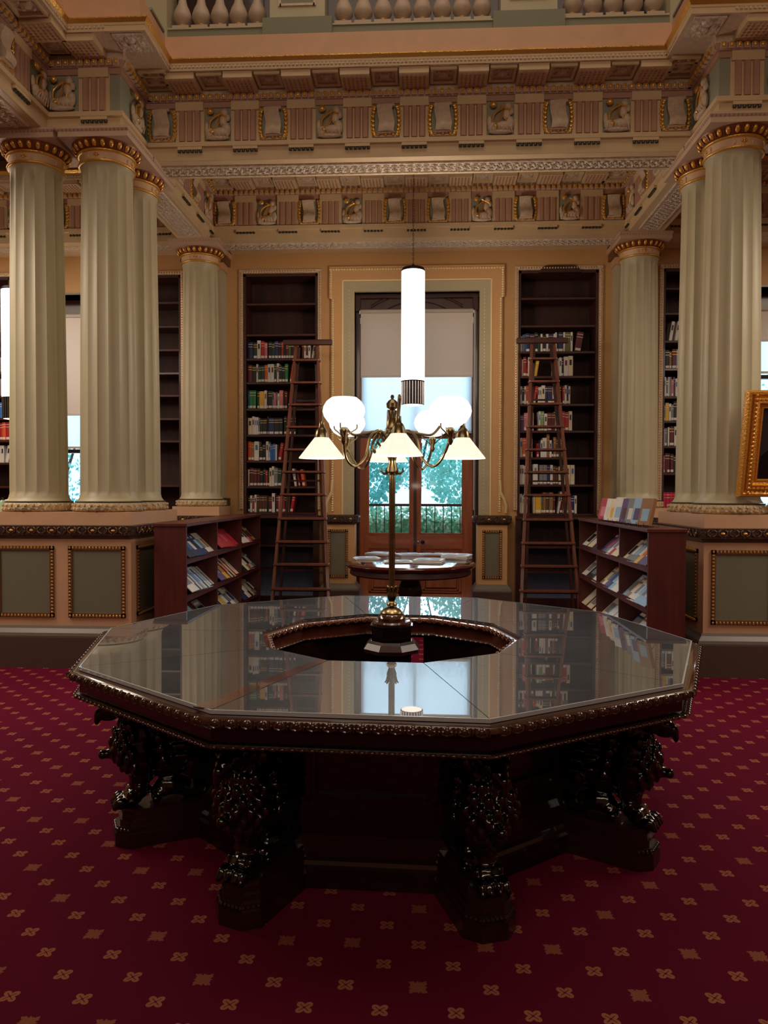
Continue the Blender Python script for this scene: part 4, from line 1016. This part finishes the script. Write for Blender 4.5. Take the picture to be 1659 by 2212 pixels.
# central drum of panelled cupboards, open on the far side
RD = .925; LEGS = [R(-92+d) for d in (20.5, -20.5, 61, -61, 101.5, -101.5, 142, -142)]
cuts = [-167, -142, -101.5, -61, -20.5, 20.5, 61, 101.5, 142, 167]
for i in range(9):
    t0, t1 = R(-92+cuts[i]), R(-92+cuts[i+1])
    a, b = Vector((RD*math.cos(t0), RD*math.sin(t0), 0)), Vector((RD*math.cos(t1), RD*math.sin(t1), 0)); d, c = a*.70, b*.70
    m = MB(); m.prism([(v.x, v.y) for v in (a, b, c, d)], .0, HT-.125, 0)
    t = (b-a).normalized(); ang = math.atan2(t.y, t.x); L = (b-a).length; M = Matrix.Translation((a+b)/2) @ Matrix.Rotation(ang, 4, 'Z')
    w = L/2
    for k, (dd, ww) in enumerate(((.012, .02), (.022, .012))):
        e = .07+k*.03
        for x0, x1, z0, z1 in ((-w+e, w-e, .27+e*.6, .27+e*.6+ww), (-w+e, w-e, .64-e*.6-ww, .64-e*.6), (-w+e, -w+e+ww, .27+e*.6, .64-e*.6), (w-e-ww, w-e, .27+e*.6, .64-e*.6)): m.box(x0, x1, -dd, 0, z0, z1, 0, M)
    m.build('cupboard_panel', wood('table_panel_wood', (26, 10, 9), .25, .5, 0), tb)
    m = MB(); pr = [(0, 0), (-.06, 0), (-.06, .075), (-.05, .085), (-.045, .10), (-.03, .11), (-.025, .19), (-.012, .20), (0, .21)]
    m.loft([[(x, y, z) for y, z in pr] for x in (-w, w)], M=M); m.build('cupboard_plinth', wood('table_plinth_wood', (38, 15, 12), .22, .6, 0), tb)
# carved griffin legs at the corners: profile built from overlapping masses, then remeshed
def griffin():
    m = MB(); E = m.ell
    # head with hooked beak, held out under the corner
    E((.37, 0, .585), (.065, .055, .05)); E((.42, 0, .575), (.045, .036, .034)); E((.455, 0, .56), (.026, .022, .026)); E((.468, 0, .535), (.013, .014, .022)); E((.42, 0, .54), (.035, .024, .014))
    E((.32, 0, .60), (.08, .06, .05)); E((.25, 0, .60), (.09, .06, .06))
    for s in (-1, 1):
        E((.405, s*.040, .60), (.016, .012, .012)); E((.36, s*.05, .61), (.03, .014, .018)); E((.33, s*.052, .585), (.022, .016, .024)); E((.30, s*.055, .615), (.024, .016, .024)); E((.28, s*.06, .57), (.022, .018, .03))
    # neck and chest
    E((.31, 0, .53), (.06, .062, .06)); E((.30, 0, .46), (.095, .085, .085)); E((.31, 0, .40), (.10, .092, .085)); E((.29, 0, .34), (.085, .08, .07))
    # curls of the mane
    for k in range(6):
        z = .51-.036*k; bulge = .085*math.sin(PI*(k+1.6)/8)
        for j in (-2, -1, 0, 1, 2):
            a = j*.5+(.25 if k % 2 else 0); x = .30+(.025+bulge)*math.cos(a); y = (.03+bulge*.95)*math.sin(a)
            E((x, y, z-.004), (.015, .017, .026))
    E((.415, 0, .385), (.035, .022, .022)); E((.445, 0, .385), (.020, .021, .021))
    # foreleg and paw
    E((.285, 0, .29), (.062, .055, .06)); E((.295, 0, .245), (.046, .042, .05)); E((.31, 0, .205), (.055, .05, .035)); E((.335, 0, .18), (.055, .06, .028))
    for s in (-1.5, -.5, .5, 1.5):
        E((.375, s*.03, .178), (.032, .0155, .026)); E((.40, s*.031, .165), (.014, .011, .014)); E((.335, s*.028, .212), (.02, .015, .017)); E((.30, s*.026, .235), (.017, .014, .014))
    # wing and body running back to the cupboards
    E((.18, 0, .46), (.14, .06, .14)); E((.08, 0, .48), (.12, .055, .15)); E((.16, 0, .33), (.14, .055, .08)); E((.05, 0, .30), (.1, .055, .12))
    for s in (-1, 1):
        for k in range(6): E((.13-.01*k, s*.062, .58-k*.045), (.09, .016, .022))
        for k in range(4): E((.23-.01*k, s*.078, .50-k*.05), (.03, .018, .024))
    # haunch and hind paw resting on the low plinth
    E((.14, 0, .22), (.10, .062, .05)); E((.20, 0, .20), (.06, .055, .03)); E((.05, 0, .2), (.10, .06, .06))
    for s in (-1, 1):
        for q in (0, 1): E((.23, s*(.018+.03*q), .178), (.024, .015, .016))
    me = m.build('griffin_leg', ebcarve, me_only=True)
    bm = bmesh.new(); bm.from_mesh(me); bm.free()
    o = bpy.data.objects.new('tmp', me); COL.objects.link(o)
    md = o.modifiers.new('r', 'REMESH'); md.mode = 'VOXEL'; md.voxel_size = .0065; md.use_smooth_shade = True
    dg = bpy.context.evaluated_depsgraph_get(); dg.update(); ev = o.evaluated_get(dg); me2 = bpy.data.meshes.new_from_object(ev)
    bpy.data.objects.remove(o); me2.name = 'griffin_leg'
    if not me2.materials: me2.materials.append(ebcarve)
    return me2
GR = griffin()
def footblock():
    m = MB(); pts = lambda x1, w, c: [(-.1, -w), (x1-c, -w), (x1, -w+c), (x1, w-c), (x1-c, w), (-.1, w)]
    m.prism(pts(.40, .098, .05), 0, .06); m.prism(pts(.392, .09, .047), .06, .085); m.prism(pts(.38, .083, .043), .085, .11); m.prism(pts(.37, .076, .04), .11, .135); m.prism(pts(.362, .07, .038), .135, .152)
    for i in range(6): m.ell((.394, -.04+i*.016, .074), (.007, .007, .007), 0, 6, 4)
    for s in (-1, 1):
        for i in range(4): m.ell((.389-i*.013, s*(.049+i*.012), .074), (.007, .007, .007), 0, 6, 4)
    return m.build('foot_block', wood('foot_block_wood', (46, 20, 17), .32, .4, 0), me_only=True)
FB = footblock()
m = MB(); m.cbox(-.02, .40, -.06, .06, HT-.155, HT-.126, .008); m.ell((.36, 0, HT-.145), (.05, .045, .03)); TOPB = m.build('corner_bracket', ebony, me_only=True, smooth=40)
for a in LEGS:
    M = Matrix.Rotation(a, 4, 'Z') @ Matrix.Translation((RD-.03, 0, 0))
    o = link('griffin_leg', GR, tb); o.matrix_local = M
    o = link('foot_block', FB, tb); o.matrix_local = M
    o = link('corner_bracket', TOPB, tb); o.matrix_local = M

# ------------------------------------------------------------------ lamp standing in the middle of the ring
LP = Vector((-.155, 3.74, 0))
ped = thing('lamp_pedestal', 'dark octagonal wooden pedestal standing inside the ring table', 'pedestal', (LP.x, LP.y, 0))
m = MB(); m.lathe([(.15, 0), (.15, .08), (.11, .1), (.105, .70), (.11, .715)], seg=8, rot=PI/8); m.build('drum', ebony, ped)
m = MB(); m.lathe([(.11, .715), (.142, .72), (.145, .738), (.125, .765), (.108, .775)], seg=8, rot=PI/8); m.build('stepped_moulding', wood('lamp_ped_wood', (52, 26, 24), .4, .15, 0), ped)
m = MB(); m.lathe([(.105, .77), (.105, .842), (.112, .846), (.112, .852), (.09, .856)], seg=8, rot=PI/8); m.build('upper_block', ebony, ped)
BULBS = []
lamp = thing('lamp_standard', 'tall brass lamp with four opal globes and four white cone shades on dark pedestal', 'lamp', (LP.x, LP.y, .854))
Z = lambda z: z-.854
m = MB(); m.lathe([(.096, Z(.854)), (.098, Z(.862)), (.09, Z(.87)), (.066, Z(.872)), (.07, Z(.885)), (.062, Z(.9)), (.05, Z(.908))], seg=40); m.build('marble_base', marble, lamp, 40)
m = MB(); m.lathe([(.052, Z(.905)), (.054, Z(.91)), (.046, Z(.922)), (.03, Z(.932)), (.018, Z(.938)), (.026, Z(.945)), (.024, Z(.955)), (.014, Z(.965)), (.02, Z(.98)), (.025, Z(.995)), (.021, Z(1.02)), (.016, Z(1.04))], seg=24)
for i in range(8):
    a = i*PI/4; m.tube([(.019*math.cos(a), .019*math.sin(a), Z(1.01)), (.024*math.cos(a), .024*math.sin(a), Z(1.03)), (.034*math.cos(a), .034*math.sin(a), Z(1.04))], [.007, .006, .003], 6)
m.build('brass_foot', brass, lamp, 40)
m = MB(); n = 64; rings = []
for z in (1.03, 1.04, 1.59, 1.60): rings.append([((.0155 if i % 4 < 2 else .014)*math.cos(2*PI*i/n), (.0155 if i % 4 < 2 else .014)*math.sin(2*PI*i/n), Z(z)) for i in range(n)])
m.loft(rings); m.build('reeded_stem', brass, lamp, 40)
m = MB(); m.lathe([(.018, Z(1.59)), (.03, Z(1.605)), (.026, Z(1.62)), (.018, Z(1.65)), (.02, Z(1.67)), (.032, Z(1.685)), (.012, Z(1.69)), (.012, Z(1.72)), (.03, Z(1.73)), (.035, Z(1.76)), (.03, Z(1.79)), (.014, Z(1.80)), (.014, Z(1.81)), (.03, Z(1.82)), (.028, Z(1.85)), (.016, Z(1.87)), (.022, Z(1.89)), (.024, Z(1.905)), (.012, Z(1.91)), (.028, Z(1.92)), (.03, Z(1.94)), (.018, Z(1.955)), (.006, Z(1.962)), (.01, Z(1.972)), (.006, Z(1.982))], seg=24)
for i in range(6):
    a = i*PI/3; c, s = math.cos(a), math.sin(a)
    m.tube([(.02*c, .02*s, Z(1.60)), (.04*c, .04*s, Z(1.595)), (.055*c, .055*s, Z(1.61)), (.05*c, .05*s, Z(1.622))], [.008, .007, .006, .004], 6)
m.build('crown_and_finial', brass, lamp, 40)
def bez(pts, n=24):
    out = []
    P = [Vector(p) for p in pts]; P = [P[0]]+P+[P[-1]]
    for k in range(1, len(P)-2):
        for j in range(n//(len(P)-3)):
            t = j/(n//(len(P)-3)); a, b, c, d = P[k-1:k+3]
            out.append(.5*((2*b)+(c-a)*t+(2*a-5*b+4*c-d)*t*t+(3*b-a-3*c+d)*t**3))
    out.append(P[-2]); return out
for i, (gx, gy) in enumerate(((.20, .32), (-.255, .32), (-.21, -.275), (.275, -.26))):
    a = math.atan2(gy, gx); rr = math.hypot(gx, gy); M = Matrix.Rotation(a, 4, 'Z')
    m = MB(); m.tube(bez([(.03, 0, Z(1.745)), (.09, 0, Z(1.80)), (.16, 0, Z(1.77)), (.20, 0, Z(1.67)), (.27, 0, Z(1.625)), (.33, 0, Z(1.66)), (rr, 0, Z(1.745))], 48), .0066, 8, 0, M)
    m.tube(bez([(.10, 0, Z(1.79)), (.15, 0, Z(1.725)), (.12, 0, Z(1.69)), (.09, 0, Z(1.72)), (.11, 0, Z(1.745))], 24), .005, 6, 0, M)
    m.lathe([(.006, Z(1.72)), (.014, Z(1.735)), (.010, Z(1.75)), (.018, Z(1.775)), (.02, Z(1.79)), (.012, Z(1.80))], (rr, 0, 0), 14, M=M); arm = m.build('globe_arm', brass, lamp, 50)
    m = MB()
    for k in range(3):
        b = k*2*PI/3+.5; c, s = math.cos(b), math.sin(b); m.tube(bez([(rr, 0, Z(1.745)), (rr+.03*c, .03*s, Z(1.775)), (rr+.06*c, .06*s, Z(1.795)), (rr+.062*c, .062*s, Z(1.815))], 12), .0028, 6, 0, M)
    m.build('globe_gallery', brass, arm, 50)
    m = MB(); m.lathe([(.03, 1.802), (.046, 1.806), (.072, 1.822), (.092, 1.85), (.098, 1.872), (.094, 1.895), (.08, 1.918), (.06, 1.934), (.056, 1.936), (.052, 1.932), (.075, 1.912), (.09, 1.87), (.068, 1.826), (.028, 1.807)], (rr, 0, -.854), 36, M=M); m.build('opal_globe', glow, arm, 60)
for i, (gx, gy) in enumerate(((.345, .0), (-.04, .36), (-.345, -.03), (.04, -.28))):
    a = math.atan2(gy, gx); rr = math.hypot(gx, gy); M = Matrix.Rotation(a, 4, 'Z')
    m = MB(); m.tube(bez([(.03, 0, Z(1.745)), (.08, 0, Z(1.80)), (.14, 0, Z(1.79)), (.20, 0, Z(1.79)), (.255, 0, Z(1.86)), (.30, 0, Z(1.935)), (.34, 0, Z(1.92)), (rr, 0, Z(1.84))], 56), .0058, 8, 0, M)
    m.lathe([(.012, Z(1.85)), (.014, Z(1.82)), (.02, Z(1.815)), (.028, Z(1.80)), (.034, Z(1.78)), (.036, Z(1.765)), (.03, Z(1.765))], (rr, 0, 0), 18, M=M); arm = m.build('cone_arm', brass, lamp, 50)
    m = MB(); m.lathe([(.034, 1.772), (.112, 1.672), (.112, 1.669), (.109, 1.669), (.032, 1.768)], (rr, 0, -.854), 40, M=M, cap=False); m.build('cone_shade', glowcone, arm, 30)
    m = MB(); m.ell((rr, 0, Z(1.725)), (.022, .022, .03), 0, 12, 8, M); m.build('bulb', glow, arm, 60)
    BULBS.append(((LP.x+gx, LP.y+gy, 1.66), 2.2))

def plight(name, loc, e, col, rad, parent=None):
    l = bpy.data.lights.new(name, 'POINT'); l.energy = e; l.color = col; l.shadow_soft_size = rad; o = bpy.data.objects.new(name, l); COL.objects.link(o); o.location = loc; return o

for p_, e_ in BULBS: plight('reading_lamp_bulb', p_, e_, (1, .86, .66), .03)
# ------------------------------------------------------------------ pendants
def pendant(label, loc, zb, ztop, r=.125, chain=5.5):
    t = thing('pendant_lamp', label, 'lamp', loc, 0, 'cylinder pendant lamps'); H = ztop-zb
    m = MB(); m.lathe([(r, 0), (r, H-.25-.045)], (0, 0, .25), 40); m.build('opal_tube', tube, t, 30)
    m = MB(); m.lathe([(r*.95, .245), (r*.95, 0.005), (r*.9, .0), (r*.9, .245)], seg=40, cap=False)
    for i in range(24):
        a = 2*PI*i/24; m.box(-.004, .004, -.004, .004, 0.005, .245, 1, Matrix.Translation((r*.96*math.cos(a), r*.96*math.sin(a), 0)))
    m.lathe([(r*1.0, .245), (r*1.02, .255), (r*.95, .26)], seg=40); m.build('fluted_collar', [ironm, chrome], t, 30)
    m = MB(); m.lathe([(r*.88, .02), (r*.88, .0), (r*.6, -.006), (.001, -.008)], seg=32); m.build('lower_diffuser', tubeend, t, 30)
    m = MB(); m.lathe([(r*1.02, H-.05), (r*1.03, H-.04), (r*.95, H-.015), (r*.5, H), (.02, H+.003), (.012, H+.03)], seg=40)
    m.build('top_cap', ironm, t, 40)
    for z0 in (H-.055-.03, .255+.01):
        m = MB()
        for i in range(14):
            a = 2*PI*i/14; b = 2*PI*(i+1)/14; q = r*1.008
            m.tube([(q*math.cos(a+(b-a)*k/4), q*math.sin(a+(b-a)*k/4), z0+.028-.022*math.sin(PI*k/4)) for k in range(5)], .0018, 4)
        m.build('swag_border', ironm, t, 40)
    m = MB(); z = H+.02; k = 0
    while loc[2]+z < chain:
        Mx = Matrix.Translation((0, 0, z+.014)) @ Matrix.Rotation(k*PI/2, 4, 'Z')
        m.tube([(.007*math.cos(q*PI/4), 0, .016*math.sin(q*PI/4)) for q in range(9)], .0022, 4, 0, Mx); z += .026; k += 1
    m.build('chain', ironm, t)
    return t
p0 = pendant('white cylindrical pendant lamp hanging by chain in the middle alcove', (-.12, 8.2, pZ(875, 8.2, 890)), pZ(875, 8.2), pZ(577, 8.2))
X2 = pX(28, 8.9, 780)
pendant('white cylindrical pendant lamp half hidden behind the outermost left column', (X2, 8.9, pZ(905, 8.9, 40)), pZ(905, 8.9, 40), pZ(619, 8.9, 40))
plight('alcove_pendant_light', (-.12, 7.8, 3.3), 42, WARM, .2)
plight('left_pendant_light', (X2, 8.2, 3.3), 20, WARM, .2)

# ------------------------------------------------------------------ round table with newspapers
RT = Vector(((pX(746, 8.2, 1215)+pX(1028, 8.2, 1215))/2, 8.2, 0)); rt_r = (pX(1028, 8.2, 1215)-pX(746, 8.2, 1215))/2
rt = thing('round_table', 'round polished mahogany pedestal table in front of the glazed doors', 'table', (RT.x, RT.y, 0))
m = MB(); m.lathe([(rt_r-.03, .70), (rt_r-.01, .715), (rt_r, .735), (rt_r-.01, .75), (rt_r-.03, .757), (.001, .757)], seg=72); m.build('table_top', wood('round_table_wood', (84, 36, 26), .12, .8, 0), rt, 40)
m = MB(); m.lathe([(rt_r-.07, .625), (rt_r-.05, .64), (rt_r-.06, .70), (rt_r-.09, .70), (rt_r-.09, .625)], seg=72, cap=False); m.build('frieze_apron', mahogx, rt, 40)
m = MB(); m.box(-rt_r+.12, rt_r-.12, -.04, .04, .64, .70); m.box(-.04, .04, -rt_r+.12, rt_r-.12, .64, .70); m.lathe([(.17, .66), (.16, .62), (.09, .58), (.12, .5), (.135, .42), (.09, .34), (.10, .28), (.16, .22), (.17, .16)], seg=24); m.build('turned_pedestal', darkmahog, rt, 40)
m = MB()
for k in range(4):
    a = PI/4+k*PI/2; c, s = math.cos(a), math.sin(a); m.tube([(.08*c, .08*s, .22), (.25*c, .25*s, .17), (.40*c, .40*s, .07), (.48*c, .48*s, .035)], [.06, .05, .04, .035], 10); 
m.build('splayed_feet', darkmahog, rt, 40)
def newspaper(px, py, w, d, n, rz, label):
    zt = .757; dd = ray(px, py); tt = (zt-1.5)/dd.z; x, y = dd.x*tt, dd.y*tt
    t = thing('newspaper_stack', label, 'newspaper', (x, y, zt), rz, 'newspaper stacks on the round table')
    for k in range(n):
        m = MB(); h = .007; ox, oy, r_ = random.uniform(-.012, .012), random.uniform(-.01, .01), random.uniform(-.06, .06)
        M = Matrix.Translation((ox, oy, k*h)) @ Matrix.Rotation(r_, 4, 'Z')
        N = 6; rings = []
        for q in range(N+1):
            xx = -w/2+w*q/N; lift = .006*math.sin(q/N*PI)*(k == n-1) + .004*(q == N)*(k % 2)
            rings.append([(xx, -d/2, .001), (xx, d/2, .001), (xx, d/2, h+lift-.001), (xx, -d/2, h+lift-.001)])
        m.loft(rings, 0, M=M)
        if k == n-1:
            for a, b, c, e in ((-.4, .4, .32, .42), (-.4, -.05, -.1, .25), (.05, .4, .0, .25), (-.4, .4, -.4, -.2)): m.box(a*w, b*w, c*d, e*d, h+.0062, h+.0068, 1, M)
        m.build('folded_newspaper', [paper, mat('newsprint_ink', (176, 184, 196), .7)], t)
NP = [(791, 1208, .27, .22, 3, .25, 'newspaper at the far left of the round table, slightly apart'), (822, 1199, .30, .24, 4, -.45, 'spread newspaper stack at the rear left of the round table'),
      (858, 1216, .30, .22, 3, .12, 'newspaper stack at the front left, beside the lamp stem'), (884, 1200, .28, .22, 3, .35, 'newspaper stack at the rear centre of the round table'),
      (925, 1217, .31, .24, 6, -.18, 'thick newspaper stack at the front centre right of the round table'), (921, 1199, .2, .18, 2, .5, 'small folded paper behind the thick front stack'),
      (953, 1199, .24, .22, 2, -.2, 'newspaper at the rear right of the round table'), (987, 1207, .30, .24, 7, -.3, 'tall newspaper stack at the right edge of the round table')]
for q in NP: newspaper(*q)

# ------------------------------------------------------------------ gilt framed painting at the right
pt = thing('framed_painting', 'dark painting in a wide gilt frame, leaning out from the right columns', 'painting', (0, 0, 0))
bl3 = atY(1590, 1072, YF-.07); H = .86; Wd = 1.15; tilt = R(11)
pt.location = bl3; pt.rotation_euler = (tilt, 0, R(0))
def frame_piece(prof, name, mats, smooth=40):
    m = MB(); prs = []
    for x, z in ((0, 0), (Wd, 0), (Wd, H), (0, H)):
        prs.append([(x+(o if x == 0 else -o), -d, z+(o if z == 0 else -o)) for o, d in prof])
    prs.append(prs[0]); m.loft(prs, 0, False, False)
    return m
m = frame_piece([(0, -.02), (0, .03), (.012, .05), (.03, .052), (.045, .035), (.06, .032), (.085, .05), (.10, .052), (.105, .03), (.125, .022), (.13, .03), (.14, .03), (.145, .005)], 'f', gold)
m.build('gilt_frame', mat('bright_gilt_frame', (226, 160, 64), .34, metal=.5, bump=.5, bscale=60), pt, 40)
m = MB()
for i in range(24):
    z = .04+i*(H-.08)/23; m.ell((.072, -.05, z), (.012, .010, .016), 0, 6, 4)
for i in range(30): 
    x = .08+i*(Wd-.16)/29
    for z in (.072, H-.072): m.ell((x, -.05, z), (.016, .010, .012), 0, 6, 4)
m.build('frame_ornament', mat('bright_gilt_frame', (0, 0, 0)), pt, 40)
m = MB(); m.box(.14, Wd-.14, -.002, .004, .14, H-.14); m.build('canvas', mat('dark_canvas', (46, 42, 44), .35, var=.2, vscale=3, coat=.3), pt)
m = MB(); m.prism([(.16, .15), (.16, .33), (.26, .42), (.42, .48), (.55, .45), (.72, .25), (.8, .15)], .001, .004, M=Matrix.Rotation(R(90), 4, 'X')); m.build('painted_dark_figure', mat('painted_shadow', (14, 12, 15), .35), pt)

# small things on the left slab
def bottle(loc, h, r, body, cap, label):
    t = thing('bottle', label, 'bottle', loc)
    m = MB(); m.lathe([(r, 0), (r, h*.62), (r*.5, h*.74), (r*.35, h*.78)], seg=20); m.build('bottle_body', body, t, 40)
    m = MB(); m.lathe([(r*.4, h*.78), (r*.4, h*.9), (r*.15, h*.92), (r*.15, h)], seg=12); m.box(-.004, r*.9, -.004, .004, h*.97, h, 0); m.build('pump_cap', cap, t, 40)
b1 = atY(5, 1105, PF+.12); bottle((b1.x, PF+.12, 1.3305), .13, .026, mat('pale_green_gel', (170, 200, 160), .2), ironm, 'small pump bottle on the slab at the left edge')
tw = thing('wipes_tub', 'blue and white tub beside the pump bottle at the left edge', 'tub', (pX(20, PF+.14), PF+.14, 1.3305))
m = MB(); m.lathe([(.04, 0), (.04, .085)], seg=24); m.build('tub_body', mat('tub_blue', (70, 150, 205), .4), tw, 40)
m = MB(); m.lathe([(.042, .085), (.042, .1), (.03, .105)], seg=24); m.build('tub_lid', whitecard, tw, 40)

# ------------------------------------------------------------------ outside
m = MB(); m.box(-12, 12, 10.4, 30, -.2, -.05); struct('floor_terrace', m, mat('terrace_stone', (150, 150, 150), .8))
def leafmat(name, col):
    if name not in MATS: MATS[name] = blend_trans(name, col, .5)
    return MATS[name]
def foliage(label, name, cat, loc, rx, ry, rz, n, col, seed, group=None, trunk=True):
    rnd = random.Random(seed); t = thing(name, label, cat, loc, 0, group); m = MB()
    for i in range(n):
        a, b = rnd.uniform(0, 2*PI), math.acos(rnd.uniform(-1, 1)); q = rnd.uniform(.55, 1)**.5
        c = Vector((rx*q*math.sin(b)*math.cos(a), ry*q*math.sin(b)*math.sin(a), rz*q*math.cos(b)+rz*1.1)); s = rnd.uniform(.03, .075)
        u = Vector((rnd.uniform(-1, 1), rnd.uniform(-1, 1), rnd.uniform(-1, 1))).normalized(); v = u.cross(Vector((.3, .7, .2))).normalized()
        m.add([c-u*s, c+v*s*.5, c+u*s, c-v*s*.5], [(0, 1, 2, 3)])
    m.build('leaves', leafmat(col[0], col[1]), t)
    if trunk:
        m = MB(); m.tube([(0, 0, -loc[2]), (.1, 0, rz*.8)], [.12, .06], 8); m.tube([(.05, 0, rz*.3), (-.4, 0, rz*1.2)], [.05, .02], 6); m.tube([(.05, 0, rz*.3), (.5, 0, rz*1.3)], [.05, .02], 6); m.build('trunk', mat('bark', (70, 60, 52), .8), t)
    return t
foliage('bushy tree outside, left of the door mullion', 'tree', 'tree', (-1.75, 16, .9), 1.45, 1.3, 1.1, 4200, ('leaf_deep', (96, 168, 160)), 3)
foliage('feathery tree outside, right of the door mullion', 'tree', 'tree', (1.5, 17, .7), 1.5, 1.3, 1.2, 4200, ('leaf_light', (124, 186, 172)), 5)
foliage('tree outside the left side window', 'tree', 'tree', (-7.5, 15, .8), 1.6, 1.2, 1.3, 1500, ('leaf_deep', (96, 168, 160)), 7)
foliage('tree outside the right side window', 'tree', 'tree', (7.6, 15, 1.2), 1.6, 1.2, 1.4, 1500, ('leaf_light', (124, 186, 172)), 8)
foliage('wide dark green tree mass far behind the hedge outside', 'tree', 'tree', (-.2, 21.5, 1.4), 4.6, 1.2, 1.9, 9000, ('leaf_deep', (96, 168, 160)), 12)
hedge = MB(); rnd = random.Random(4)
hedge.box(-9, 9, 13.2, 14.0, -.1, 1.05, 0)
for i in range(9000):
    c = Vector((rnd.uniform(-4, 4), 13.15+rnd.uniform(-.08, .08), rnd.uniform(0, 1.25))); s = rnd.uniform(.03, .06); u = Vector((rnd.uniform(-1, 1), rnd.uniform(-.6, .6), rnd.uniform(-1, 1))).normalized(); v = u.cross(Vector((0, 1, .2))).normalized()
    hedge.add([c-u*s, c+v*s*.5, c+u*s, c-v*s*.5], [(0, 1, 2, 3)], i % 2)
hg = hedge.build('hedge', [leafmat('leaf_hedge', (110, 160, 130)), leafmat('leaf_hedge_pale', (170, 196, 170))]); tag(hg, 'clipped leafy hedge behind the iron railing outside', 'hedge', kind='stuff')
rl = thing('iron_railing', 'black iron railing with thin bars on the balcony outside the doors', 'railing', (0, 11.6, -.05))
zr_ = pZ(1091, 11.6)+.05; m = MB(); m.box(-3, 3, -.02, .02, zr_-.02, zr_+.02); m.box(-3, 3, -.02, .02, .1, .13); m.build('top_rail', ironm, rl)
for i in range(46):
    x = -2.9+i*.128
    if -1.6 < x < 1.4:
        m = MB(); m.tube([(x, 0, 0), (x, 0, zr_)], .008, 6); m.build('bar', ironm, rl)
print('books', nbooks, 'objects', len(bpy.data.objects))
